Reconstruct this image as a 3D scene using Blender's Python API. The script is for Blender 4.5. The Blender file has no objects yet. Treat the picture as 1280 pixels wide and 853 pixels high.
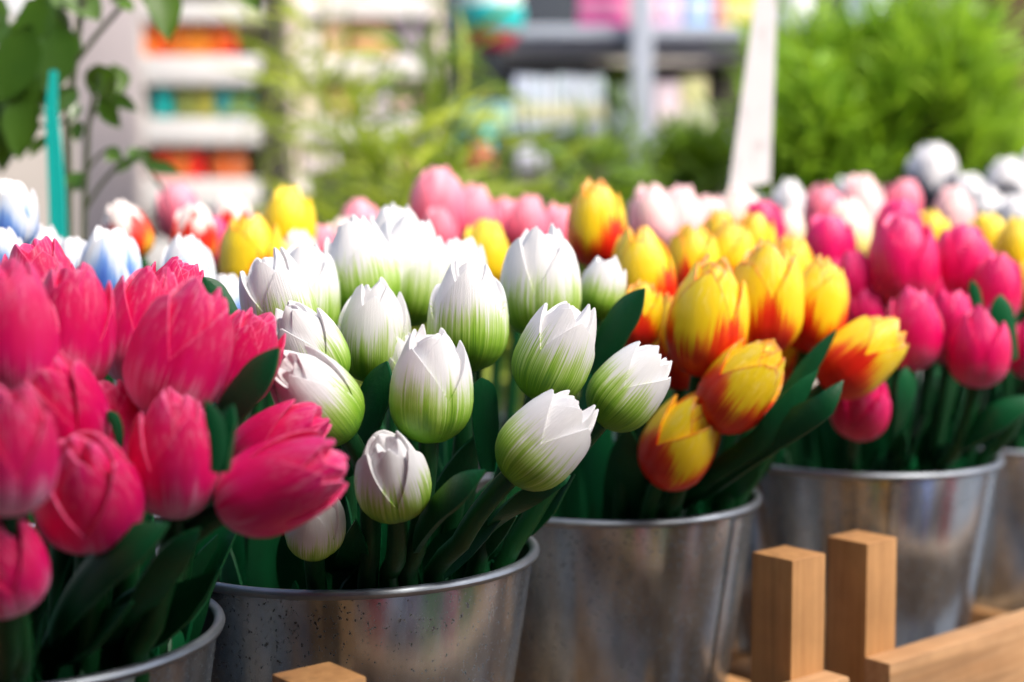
import bpy, bmesh, math, random
from mathutils import Vector, Matrix, Quaternion
R = math.radians
random.seed(7)
SC = bpy.context.scene
C = SC.collection

# ------------------------------------------------------------------ camera
CAMZ = 1.05
PITCH = R(4.05)
F = 1778.0
cam = bpy.data.cameras.new('camera'); cam_o = bpy.data.objects.new('camera', cam); C.objects.link(cam_o)
cam_o.location = (0, 0, CAMZ); cam_o.rotation_euler = (R(90) - PITCH, 0, 0)
cam.lens = 50; cam.sensor_width = 36; cam.clip_start = 0.02; cam.clip_end = 400
cam.dof.use_dof = True; cam.dof.focus_distance = 0.655; cam.dof.aperture_fstop = 4.2; cam.dof.aperture_blades = 0
SC.camera = cam_o

def at(u, v, d):
    """a photo pixel and a distance ahead -> a point in the place"""
    a = (u - 640) / F; b = (426.5 - v) / F
    x, y, z = a, math.cos(PITCH) + b * math.sin(PITCH), -math.sin(PITCH) + b * math.cos(PITCH)
    return Vector((x * d / y, d, CAMZ + z * d / y))

# ------------------------------------------------------------------ bookkeeping
def tag(o, label=None, cat=None, group=None, kind=None):
    if label: o['label'] = label
    if cat: o['category'] = cat
    if group: o['group'] = group
    if kind: o['kind'] = kind
    return o
def empty(name, loc, rz=0):
    o = bpy.data.objects.new(name, None); C.objects.link(o)
    o.empty_display_size = 0.02
    o.location = loc; o.rotation_euler = (0, 0, rz); return o
def obj(name, me, mat, parent=None):
    o = bpy.data.objects.new(name, me); C.objects.link(o)
    if mat is not None and not me.materials: me.materials.append(mat)
    if parent: o.parent = parent
    return o
def bm_obj(name, bm, mat, parent=None, smooth=None):
    me = bpy.data.meshes.new(name); bm.normal_update(); bm.to_mesh(me); bm.free()
    if smooth is not None:
        for p in me.polygons: p.use_smooth = True
        me.set_sharp_from_angle(angle=R(smooth))
    return obj(name, me, mat, parent)
def mesh_from(name, vs, fs, smooth=None):
    me = bpy.data.meshes.new(name); me.from_pydata(vs, [], fs); me.update()
    if smooth is not None:
        for p in me.polygons: p.use_smooth = True
        me.set_sharp_from_angle(angle=R(smooth))
    return me

def add_box(bm, c, s, bev=0.0, rz=0.0, seg=2):
    m = Matrix.Translation(Vector(c)) @ Matrix.Rotation(rz, 4, 'Z') @ Matrix.Diagonal((s[0], s[1], s[2], 1))
    r = bmesh.ops.create_cube(bm, size=1, matrix=m)
    if bev > 0:
        es = list({e for v in r['verts'] for e in v.link_edges})
        bmesh.ops.bevel(bm, geom=es, offset=bev, segments=seg, affect='EDGES', profile=0.6)
def box(name, c, s, mat, parent=None, bev=0.002, rz=0.0):
    bm = bmesh.new(); add_box(bm, (0, 0, 0), s, bev)
    o = bm_obj(name, bm, mat, parent, 40); o.location = c; o.rotation_euler = (0, 0, rz); return o
def lathe(bm, prof, n=32, close=False):
    rings = []
    for r, z in prof:
        if r < 1e-6: rings.append([bm.verts.new((0, 0, z))])
        else: rings.append([bm.verts.new((r * math.cos(2 * math.pi * i / n), r * math.sin(2 * math.pi * i / n), z)) for i in range(n)])
    for a, b in zip(rings, rings[1:]):
        for i in range(n):
            j = (i + 1) % n
            if len(a) == 1: bm.faces.new((a[0], b[i], b[j])) if len(b) > 1 else None
            elif len(b) == 1: bm.faces.new((a[i], a[j], b[0]))
            else: bm.faces.new((a[i], a[j], b[j], b[i]))
def tube_data(pts, rads, n=10):
    vs, fs = [], []
    up = Vector((0.3, 0.9, 0.2)).normalized()
    for i, p in enumerate(pts):
        t = (pts[min(i + 1, len(pts) - 1)] - pts[max(i - 1, 0)]).normalized()
        s = t.cross(up).normalized(); w = s.cross(t)
        r = rads[i] if isinstance(rads, (list, tuple)) else rads
        for k in range(n):
            a = 2 * math.pi * k / n
            vs.append(p + s * (r * math.cos(a)) + w * (r * math.sin(a)))
    for i in range(len(pts) - 1):
        for k in range(n):
            l = (k + 1) % n
            fs.append((i * n + k, i * n + l, (i + 1) * n + l, (i + 1) * n + k))
    fs.append(tuple(range(n))[::-1]); fs.append(tuple((len(pts) - 1) * n + k for k in range(n)))
    return vs, fs
def bez(p, n):
    out = []
    for i in range(n + 1):
        t = i / n; s = 1 - t
        if len(p) == 4: out.append(p[0] * s**3 + p[1] * 3 * s * s * t + p[2] * 3 * s * t * t + p[3] * t**3)
        else: out.append(p[0] * s * s + p[1] * 2 * s * t + p[2] * t * t)
    return out

# ------------------------------------------------------------------ materials
class NT:
    def __init__(s, name):
        s.m = bpy.data.materials.new(name); s.m.use_nodes = True; s.t = s.m.node_tree; s.n = s.t.nodes
        s.b = s.n['Principled BSDF']
    def node(s, t, **kw):
        n = s.n.new(t)
        for k, v in kw.items(): setattr(n, k, v)
        return n
    def link(s, a, b): s.t.links.new(a, b)
    def val(s, sock, v):
        if hasattr(v, 'is_output'): s.link(v, sock)
        else: sock.default_value = v
    def math(s, op, a, b=0.0, clamp=False):
        n = s.node('ShaderNodeMath', operation=op, use_clamp=clamp); s.val(n.inputs[0], a); s.val(n.inputs[1], b); return n.outputs[0]
    def attr(s, name):
        return s.node('ShaderNodeAttribute', attribute_name=name)
    def noise(s, vec, scale=5, detail=3, rough=0.55):
        n = s.node('ShaderNodeTexNoise'); n.inputs['Scale'].default_value = scale; n.inputs['Detail'].default_value = detail
        n.inputs['Roughness'].default_value = rough
        if vec is not None: s.link(vec, n.inputs['Vector'])
        return n.outputs['Fac']
    def mapping(s, vec, scale=(1, 1, 1), loc=None):
        n = s.node('ShaderNodeMapping'); s.link(vec, n.inputs['Vector']); n.inputs['Scale'].default_value = scale
        if loc is not None: s.val(n.inputs['Location'], loc)
        return n.outputs[0]
    def ramp(s, fac, stops, interp='LINEAR'):
        n = s.node('ShaderNodeValToRGB'); s.link(fac, n.inputs[0]); e = n.color_ramp; e.interpolation = interp
        while len(e.elements) < len(stops): e.elements.new(0.5)
        for el, (p, c) in zip(e.elements, stops):
            el.position = p; el.color = (*c, 1) if len(c) == 3 else c
        return n.outputs[0]
    def mix(s, fac, a, b, mode='MIX'):
        n = s.node('ShaderNodeMix', data_type='RGBA', blend_type=mode)
        s.val(n.inputs[0], fac); s.val(n.inputs[6], a if hasattr(a, 'is_output') else (*a, 1)); s.val(n.inputs[7], b if hasattr(b, 'is_output') else (*b, 1))
        return n.outputs[2]
    def bump(s, h, strength=0.2, dist=0.001):
        n = s.node('ShaderNodeBump'); n.inputs['Strength'].default_value = strength; n.inputs['Distance'].default_value = dist
        s.link(h, n.inputs['Height']); s.link(n.outputs[0], s.b.inputs['Normal'])
    def set(s, **kw):
        for k, v in kw.items(): s.val(s.b.inputs[k.replace('_', ' ')], v)
        return s

def plain(name, col, rough=0.5, metallic=0.0, var=0.12, scale=30, coat=0.0):
    t = NT(name); tc = t.node('ShaderNodeTexCoord')
    n = t.noise(tc.outputs['Object'], scale, 4)
    c = t.mix(n, tuple(x * (1 - var) for x in col), tuple(min(1, x * (1 + var)) for x in col))
    t.link(c, t.b.inputs['Base Color']); t.set(Roughness=rough, Metallic=metallic)
    if coat: t.b.inputs['Coat Weight'].default_value = coat
    return t.m

def head_mat(name, stops, streak=0.5, pf_k=0.0, edge=None, edge_w=0.06, tipcol=None, rough=0.38, coat=0.0, fine=(26, 26, 1.3), pearl=None, rnd=0.16, interp='LINEAR'):
    """brush painted wood: colour bands run up the petal, broken into streaks by the brush"""
    t = NT(name)
    ps = t.attr('ps').outputs['Vector']; pf = t.attr('pf').outputs['Fac']; pe = t.attr('pe').outputs['Fac']
    sep = t.node('ShaderNodeSeparateXYZ'); t.link(ps, sep.inputs[0]); v = sep.outputs[2]
    rn = t.node('ShaderNodeObjectInfo').outputs['Random']
    cb = t.node('ShaderNodeCombineXYZ'); t.link(t.math('MULTIPLY', rn, 37.0), cb.inputs[0]); t.link(t.math('MULTIPLY', rn, 11.0), cb.inputs[2])
    n1 = t.noise(t.mapping(ps, fine, cb.outputs[0]), 1.0, 2.5, 0.65)
    n2 = t.noise(t.mapping(ps, (3, 3, 1.2), cb.outputs[0]), 1.0, 2)
    x = t.math('ADD', v, t.math('MULTIPLY', t.math('SUBTRACT', n1, 0.5), streak))
    x = t.math('ADD', x, t.math('MULTIPLY', t.math('SUBTRACT', n2, 0.5), 0.35))
    x = t.math('ADD', x, t.math('MULTIPLY', t.math('SUBTRACT', rn, 0.5), rnd))
    if pf_k: x = t.math('ADD', x, t.math('MULTIPLY', t.math('SUBTRACT', pf, 0.5), pf_k))
    col = t.ramp(x, stops, interp)
    if edge:
        e = t.math('ADD', pe, t.math('MULTIPLY', t.math('SUBTRACT', n1, 0.5), edge_w * 1.6))
        fac = t.math('SUBTRACT', 1.0, t.math('DIVIDE', e, edge_w), True)
        col = t.mix(t.math('MULTIPLY', fac, t.math('MULTIPLY', n2, 1.3), True), col, edge)
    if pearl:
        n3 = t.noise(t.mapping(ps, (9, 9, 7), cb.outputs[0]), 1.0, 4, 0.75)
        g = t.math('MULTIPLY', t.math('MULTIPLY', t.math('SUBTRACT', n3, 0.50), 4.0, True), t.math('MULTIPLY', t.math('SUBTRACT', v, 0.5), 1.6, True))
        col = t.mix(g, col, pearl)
    t.link(col, t.b.inputs['Base Color'])
    tc = t.node('ShaderNodeTexCoord')
    nb = t.noise(t.mapping(ps, (34, 34, 2.2), cb.outputs[0]), 1.0, 3, 0.7)
    t.bump(nb, 0.45, 0.0009)
    t.link(t.math('ADD', t.math('MULTIPLY', n1, 0.16), rough - 0.08), t.b.inputs['Roughness'])
    t.b.inputs['Specular IOR Level'].default_value = 0.38
    if coat: t.b.inputs['Coat Weight'].default_value = coat; t.b.inputs['Coat Roughness'].default_value = 0.25
    return t.m

WHITE = (0.755, 0.75, 0.765)
HM = {
 'white': head_mat('paint_white_green', [(0.10, (0.10, 0.27, 0.012)), (0.30, (0.26, 0.47, 0.035)), (0.44, (0.48, 0.62, 0.20)), (0.54, (0.72, 0.73, 0.67)), (0.62, WHITE)], streak=0.85, rough=0.42, fine=(34, 34, 1.1)),
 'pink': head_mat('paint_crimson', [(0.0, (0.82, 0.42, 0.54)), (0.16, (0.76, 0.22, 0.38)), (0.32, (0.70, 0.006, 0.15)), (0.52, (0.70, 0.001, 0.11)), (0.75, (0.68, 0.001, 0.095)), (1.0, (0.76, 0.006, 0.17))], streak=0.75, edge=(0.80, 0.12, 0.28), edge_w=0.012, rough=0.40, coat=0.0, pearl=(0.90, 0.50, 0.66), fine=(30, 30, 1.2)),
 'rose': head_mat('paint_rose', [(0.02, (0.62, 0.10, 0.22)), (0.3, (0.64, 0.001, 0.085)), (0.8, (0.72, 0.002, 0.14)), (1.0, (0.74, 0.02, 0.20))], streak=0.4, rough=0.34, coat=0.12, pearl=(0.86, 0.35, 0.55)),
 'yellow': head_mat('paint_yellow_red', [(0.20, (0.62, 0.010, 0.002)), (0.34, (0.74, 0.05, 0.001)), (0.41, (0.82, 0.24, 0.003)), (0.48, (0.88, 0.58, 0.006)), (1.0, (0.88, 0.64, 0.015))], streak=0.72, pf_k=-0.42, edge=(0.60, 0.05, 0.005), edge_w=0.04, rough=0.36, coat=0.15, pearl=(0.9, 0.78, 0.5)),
 'blue': head_mat('paint_blue_white', [(0.16, (0.06, 0.15, 0.58)), (0.36, (0.16, 0.33, 0.74)), (0.52, (0.60, 0.70, 0.86)), (0.72, WHITE)], streak=0.5, pf_k=0.5, rough=0.4),
 'redwhite': head_mat('paint_red_white', [(0.10, (0.80, 0.40, 0.04)), (0.28, (0.72, 0.05, 0.01)), (0.66, (0.66, 0.010, 0.012)), (0.76, (0.80, 0.60, 0.55)), (0.86, (0.84, 0.76, 0.72))], streak=0.35, pf_k=-0.5, rough=0.36),
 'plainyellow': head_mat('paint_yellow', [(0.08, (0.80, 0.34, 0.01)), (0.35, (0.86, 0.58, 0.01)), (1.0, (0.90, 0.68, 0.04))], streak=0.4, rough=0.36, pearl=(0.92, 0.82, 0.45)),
 'coral': head_mat('paint_coral', [(0.10, (0.72, 0.03, 0.10)), (0.42, (0.80, 0.13, 0.22)), (0.8, (0.84, 0.27, 0.36)), (1.0, (0.84, 0.34, 0.42))], streak=0.35, rough=0.36),
 'pale': head_mat('paint_pale_pink', [(0.06, (0.78, 0.25, 0.36)), (0.30, (0.84, 0.44, 0.48)), (0.60, (0.86, 0.60, 0.58)), (1.0, (0.86, 0.55, 0.58))], streak=0.5, pf_k=0.3, rough=0.4),
 'cream': head_mat('paint_cream', [(0.08, (0.80, 0.60, 0.06)), (0.34, (0.85, 0.72, 0.30)), (0.6, (0.86, 0.78, 0.66)), (1.0, (0.86, 0.74, 0.70))], streak=0.4, rough=0.4),
 'black': head_mat('paint_black_white', [(0.36, (0.03, 0.03, 0.045)), (0.50, (0.15, 0.16, 0.20)), (0.60, (0.70, 0.70, 0.72)), (0.68, WHITE)], streak=0.4, pf_k=-0.4, rough=0.4),
 'plainwhite': head_mat('paint_plain_white', [(0.05, (0.70, 0.72, 0.60)), (0.3, WHITE), (1.0, WHITE)], streak=0.4, rough=0.4),
}
def green_paint(name, a, b, rough=0.42):
    t = NT(name); tc = t.node('ShaderNodeTexCoord')
    n = t.noise(tc.outputs['Object'], 60, 4, 0.6); n2 = t.noise(tc.outputs['Object'], 500, 2)
    rn = t.node('ShaderNodeObjectInfo').outputs['Random']
    f = t.math('ADD', t.math('MULTIPLY', n, 0.7), t.math('MULTIPLY', t.math('SUBTRACT', rn, 0.5), 0.6), True)
    t.link(t.mix(f, a, b), t.b.inputs['Base Color']); t.set(Roughness=rough); t.b.inputs['Specular IOR Level'].default_value = 0.22; nb = t.noise(t.mapping(tc.outputs['Object'], (1, 1, 0.12)), 900, 3); t.bump(t.math('ADD', n2, nb), 0.28, 0.0006)
    return t.m
STEM = green_paint('paint_stem_green', (0.006, 0.045, 0.014), (0.008, 0.085, 0.022))
LEAF = green_paint('paint_leaf_green', (0.004, 0.055, 0.018), (0.004, 0.115, 0.036), 0.40)

# ------------------------------------------------------------------ tulip heads
PROF = [(0, 0.0), (0.012, 0.24), (0.04, 0.46), (0.09, 0.66), (0.16, 0.83), (0.25, 0.95), (0.36, 1.0), (0.50, 0.985), (0.64, 0.92), (0.78, 0.80), (0.90, 0.655), (1.0, 0.50), (1.1, 0.36)]
def prof(v):
    for (a, ra), (b, rb) in zip(PROF, PROF[1:]):
        if v <= b:
            t = (v - a) / (b - a); return ra + (rb - ra) * t
    return PROF[-1][1]
# smooth the table a little
_P = [prof(i / 200 * 1.1) for i in range(201)]
for _ in range(6):
    _P = [_P[0]] + [(_P[i - 1] + 2 * _P[i] + _P[i + 1]) / 4 for i in range(1, 200)] + [_P[200]]
def prof(v):
    x = min(max(v, 0), 1.0999) / 1.1 * 200; i = int(x); return _P[i] + (_P[min(i + 1, 200)] - _P[i]) * (x - i)

def head_mesh(name, seed, opening=1.0, jag=0.0, pts=3):
    rng = random.Random(seed)
    vs, fs, ps, pfs, pes = [], [], [], [], []
    NA = 72 // pts * pts
    layers = [  # radius factor, petals, start angle, tip, notch, thickness, v0
        (0.0, pts, 0.0, 0.89, 0.45, 0.020, 0.0),
        (0.042, pts, math.pi / pts, 0.97, 0.62, 0.026, 0.30),
        (0.080, 3, 0.5, 0.985, 0.80, 0.030, 0.45),
        (0.112, 2, 1.4, 0.95, 0.84, 0.030, 0.55)]
    for li, (rs, npet, off, tip, notch, th, v0) in enumerate(layers):
        base = len(vs); NR = 18 if li == 0 else 11
        pp = [dict(tip=tip + rng.uniform(-0.05, 0.05), m=rng.choice([0, 0.0, 0.06]) if li < 1 else 0, sk=rng.uniform(-0.3, 0.3), tilt=rng.uniform(-0.02, 0.08) if li == 0 else rng.uniform(-0.05, 0.02)) for _ in range(npet)]
        nn = [notch + rng.uniform(-0.06, 0.06) for _ in range(npet)]
        cols = []
        for j in range(NA):
            a = 2 * math.pi * j / NA
            q = (j / NA * npet); k = int(q) % npet; ph = (q - int(q)) * 2 - 1       # -1..1 across the petal
            P = pp[k]; nt = nn[k] if ph < 0 else nn[(k + 1) % npet]
            c = P['sk']; x = (ph - c) / (1 - c) if ph > c else (c - ph) / (1 + c)     # 0 at the tip, 1 at the notch
            x = min(max(x, 0), 1)
            top = nt + (P['tip'] - nt) * (1 - ((0.45 * x + 0.55 * x ** 2) if li == 0 else (0.30 * x + 0.70 * x ** 2)))
            top -= P['m'] * math.exp(-(x / 0.2) ** 2)
            if jag: top += jag * rng.uniform(-1, 1)
            ang = a + off
            rad = 0.36 * ((1 + 0.035 * (1 - abs(ph)) - 0.05 * abs(ph) ** 4) if li == 0 else 0.975)
            col = []
            def emit(r, z, v, e):
                vs.append((r * math.cos(ang), r * math.sin(ang), z)); ps.append((math.cos(ang), math.sin(ang), v)); pfs.append(abs(ph)); pes.append(e)
                col.append(len(vs) - 1)
            def rr(v):
                up = max(0, (v - 0.45) / 0.55)
                g = 1 + (opening - 1) * up ** 1.5 + P['tilt'] * up ** 2
                fold = (0.05 if li == 0 else 0.10) * up * (1 - abs(ph))
                return max(rad * prof(v) * g * (1 + fold) - rs * (0.55 + 0.45 * min(1, up * 1.6)), 0.004)
            for i in range(NR + 1):
                s = i / NR
                s = s ** 1.35 if li == 0 else s
                v = v0 + (top - v0) * s
                emit(rr(v), v, v, top - v)
            emit(rr(top) - th * 0.25, top + th * 0.10, top, 0.0)
            emit(max(rr(top) - th * 0.7, 0.003), top - th * 0.12, top, 0.0)
            vb = max(min(notch, top) - 0.05, 0.3); hgt = top - vb
            emit(max(min(rr(vb), rr(top)) - th - 0.05 - 0.10 * min(1, hgt / 0.25), 0.002), vb, top - 0.03, 0.2)
            cols.append(col)
        for j in range(NA):
            A, B = cols[j], cols[(j + 1) % NA]
            for i in range(len(A) - 1): fs.append((A[i], B[i], B[i + 1], A[i + 1]))
        if li == 3:
            fs.append(tuple(c[-1] for c in cols))
        if li == 0:
            pass
    me = mesh_from(name, vs, fs, 34)
    for nm, data, typ in (('pf', pfs, 'FLOAT'), ('pe', pes, 'FLOAT')):
        at_ = me.attributes.new(nm, typ, 'POINT'); at_.data.foreach_set('value', data)
    at_ = me.attributes.new('ps', 'FLOAT_VECTOR', 'POINT'); at_.data.foreach_set('vector', [c for p in ps for c in p])
    return me
SHAPES = {}
HEADS = {}
def get_head(kind, var):
    key = (kind, var)
    if key not in HEADS:
        if kind in ('pink', 'rose'): me = head_mesh('flower_head', 100 + var, [0.98, 1.1, 0.9, 1.02][var % 4] * (1 + 0.05 * (var // 4)), 0.002, 3)
        elif kind == 'yellow': me = head_mesh('flower_head', 200 + var, [0.98, 1.08, 0.9, 1.0][var % 4] * (1 + 0.05 * (var // 4)), 0.0, 3)
        elif kind == 'white': me = head_mesh('flower_head', 300 + var, [0.98, 1.06, 0.92, 1.0][var % 4] * (1 + 0.05 * (var // 4)), 0.0, 3)
        else: me = head_mesh('flower_head', 400 + var, [1.0, 1.12, 0.95, 1.0][var % 4] * (1 + 0.05 * (var // 4)), 0.0, 3)
        me.materials.append(HM[kind]); HEADS[key] = me
    return HEADS[key]

# ------------------------------------------------------------------ buckets
RIM_R, RIM_Z = 0.100, CAMZ - 0.162
BUCKETS = {
 'B1': (-0.220, 0.603, CAMZ - 0.168), 'B2': (-0.086, 0.738, RIM_Z), 'B3': (0.058, 0.900, RIM_Z), 'B4': (0.249, 1.017, RIM_Z + 0.008), 'B5': (0.41, 1.17, RIM_Z),
 'C1': (-0.27, 0.84, RIM_Z + 0.01), 'C2': (-0.17, 1.03, RIM_Z), 'C3': (-0.04, 1.20, RIM_Z), 'C4': (0.165, 1.22, RIM_Z), 'C5': (0.33, 1.36, RIM_Z), 'C6': (0.50, 1.56, RIM_Z)}
def metal_mat():
    t = NT('galvanised_steel'); tc = t.node('ShaderNodeTexCoord'); ob = tc.outputs['Object']
    rn = t.node('ShaderNodeObjectInfo').outputs['Random']
    n1 = t.noise(t.mapping(ob, (1, 1, 0.4)), 45, 5, 0.65); n2 = t.noise(ob, 260, 3, 0.6); n3 = t.noise(t.mapping(ob, (1, 1, 0.8)), 420, 3, 0.7); n4 = t.noise(ob, 26, 3)
    n5 = t.noise(t.mapping(ob, (1, 1, 0.05)), 160, 2)
    col = t.ramp(n1, [(0.25, (0.28, 0.33, 0.39)), (0.5, (0.50, 0.58, 0.66)), (0.75, (0.64, 0.73, 0.81))])
    st = t.noise(t.mapping(ob, (1, 1, 0.7)), 13, 4, 0.6); col = t.mix(t.math('MULTIPLY', t.math('SUBTRACT', st, 0.48), 3.0, True), col, (0.20, 0.20, 0.205))
    thr = t.math('ADD', t.math('MULTIPLY', n4, -0.20), 0.715)
    sp = t.math('MULTIPLY', t.math('SUBTRACT', n3, thr), 16.0, True)
    col = t.mix(sp, col, (0.03, 0.028, 0.026))
    t.link(col, t.b.inputs['Base Color'])
    t.link(t.math('SUBTRACT', 0.93, t.math('MULTIPLY', sp, 0.6)), t.b.inputs['Metallic'])
    r = t.math('ADD', t.math('MULTIPLY', n1, 0.22), 0.12); r = t.math('ADD', r, t.math('MULTIPLY', sp, 0.4))
    t.link(r, t.b.inputs['Roughness'])
    tg_ = t.node('ShaderNodeTangent', direction_type='RADIAL', axis='Z'); t.link(tg_.outputs[0], t.b.inputs['Tangent']); t.b.inputs['Anisotropic'].default_value = 0.5; t.b.inputs['Anisotropic Rotation'].default_value = 0.25
    t.bump(t.math('ADD', t.math('MULTIPLY', n2, 0.5), t.math('MULTIPLY', n5, 0.5)), 0.10, 0.0006)
    return t.m
METAL = metal_mat()
RIMM = plain('rim_zinc', (0.27, 0.30, 0.34), 0.46, 0.85, var=0.3, scale=80)
BH, BR = 0.176, 0.071
INNER = plain('painted_shade_inside', (0.035, 0.035, 0.036), 0.7, var=0.3)  # shade inside the bucket painted as a near-black wall colour
def bucket_parts(root, seam_deg):
    bm = bmesh.new()
    n = 96
    lathe(bm, [(0.0001, 0.004), (BR - 0.002, 0.004), (BR, 0.0), (BR + 0.0012, 0.001)] + [(BR + (RIM_R - 0.0025 - BR) * i / 8, BH * i / 8) for i in range(1, 9)] + [(RIM_R - 0.0032, BH - 0.0005)], n)
    bm_obj('body', bm, METAL, root, 35)
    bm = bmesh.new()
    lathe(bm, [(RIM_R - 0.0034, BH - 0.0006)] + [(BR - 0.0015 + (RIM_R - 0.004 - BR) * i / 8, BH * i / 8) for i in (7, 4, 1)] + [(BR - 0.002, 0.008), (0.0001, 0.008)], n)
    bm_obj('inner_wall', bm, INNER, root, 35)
    bm = bmesh.new()
    prof_ = [(RIM_R - 0.0022 + 0.0027 * math.cos(a), BH + 0.0002 + 0.0025 * math.sin(a)) for a in [2 * math.pi * i / 12 for i in range(13)]]
    lathe(bm, prof_, n); bm_obj('rim', bm, RIMM, root, 60)
    a = R(seam_deg); bm = bmesh.new()
    vs = []
    for k in range(9):
        f = k / 8; r = BR + (RIM_R - 0.0025 - BR) * f
        for da, dr in ((-0.05, 0.0002), (-0.045, 0.0014), (0.02, 0.0016), (0.028, 0.0002)):
            vs.append(bm.verts.new(((r + dr) * math.cos(a + da), (r + dr) * math.sin(a + da), 0.004 + (BH - 0.008) * f)))
    for k in range(8):
        for i in range(3): bm.faces.new((vs[k * 4 + i], vs[k * 4 + i + 1], vs[k * 4 + 4 + i + 1], vs[k * 4 + 4 + i]))
    bm_obj('seam', bm, METAL, root, 25)
BL = {
 'B1': ('galvanised bucket of crimson tulips, cut by the edge of the picture', -50), 'B2': ('speckled galvanised bucket holding the green and white tulips', 200),
 'B3': ('galvanised bucket with a dark vertical seam under the yellow and red tulips', -38), 'B4': ('galvanised bucket of deep pink tulips behind the wooden crate posts', -88),
 'B5': ('galvanised bucket of plain yellow tulips, half hidden beyond the deep pink ones', 20),
 'C1': ('hidden galvanised bucket under the blue and white tulips', 20), 'C2': ('hidden galvanised bucket under the red, white and yellow tulips', 50), 'C3': ('hidden galvanised bucket under the coral pink tulips', 80),
 'C4': ('hidden galvanised bucket under the pale striped tulips below the white tag', 90), 'C5': ('hidden galvanised bucket under the pale pink tulips below the green shrub', 100), 'C6': ('hidden galvanised bucket under the black and white tulips', 110)}
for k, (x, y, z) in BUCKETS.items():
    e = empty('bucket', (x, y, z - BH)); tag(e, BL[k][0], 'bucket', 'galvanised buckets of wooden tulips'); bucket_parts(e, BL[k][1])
    if k == 'B1': e.scale = (0.94, 0.94, 1)

# ------------------------------------------------------------------ tulips
def leaf_mesh(path, width, hint, origin, thick=0.0026, roundtip=0.0, fold=0.22):
    n = len(path) - 1; vs, fs = [], []
    for i, p in enumerate(path):
        t = i / n
        T = (path[min(i + 1, n)] - path[max(i - 1, 0)]).normalized()
        N = (hint - T * hint.dot(T)).normalized(); S = T.cross(N).normalized()
        w = width * (0.30 + 0.70 * math.sin(math.pi * min(1, t / 1.12 + 0.06)) ** 0.8)
        if t > 0.62:
            q = (t - 0.62) / 0.38; w = width * (max(0.0, 1 - q ** (2.2 + roundtip * 2))) * 0.99 + 0.0004
        th = thick * (1 - 0.5 * t)
        for c, f in ((-1, 1), (-0.55, 0.28), (0, 0), (0.55, 0.28), (1, 1)):
            base = p + S * (c * w * 0.5) + N * (f * fold * w * 0.5)
            vs.append(base + N * th * 0.5 - origin)
        for c, f in ((1, 1), (0.55, 0.28), (0, 0), (-0.55, 0.28), (-1, 1)):
            base = p + S * (c * w * 0.5) + N * (f * fold * w * 0.5)
            vs.append(base - N * th * 0.5 - origin)
    m = 10
    for i in range(n):
        for k in range(m):
            l = (k + 1) % m
            fs.append((i * m + k, i * m + l, (i + 1) * m + l, (i + 1) * m + k))
    fs.append(tuple(range(m))[::-1]); fs.append(tuple(n * m + k for k in range(m)))
    return mesh_from('leaf', vs, fs, 45)

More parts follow.
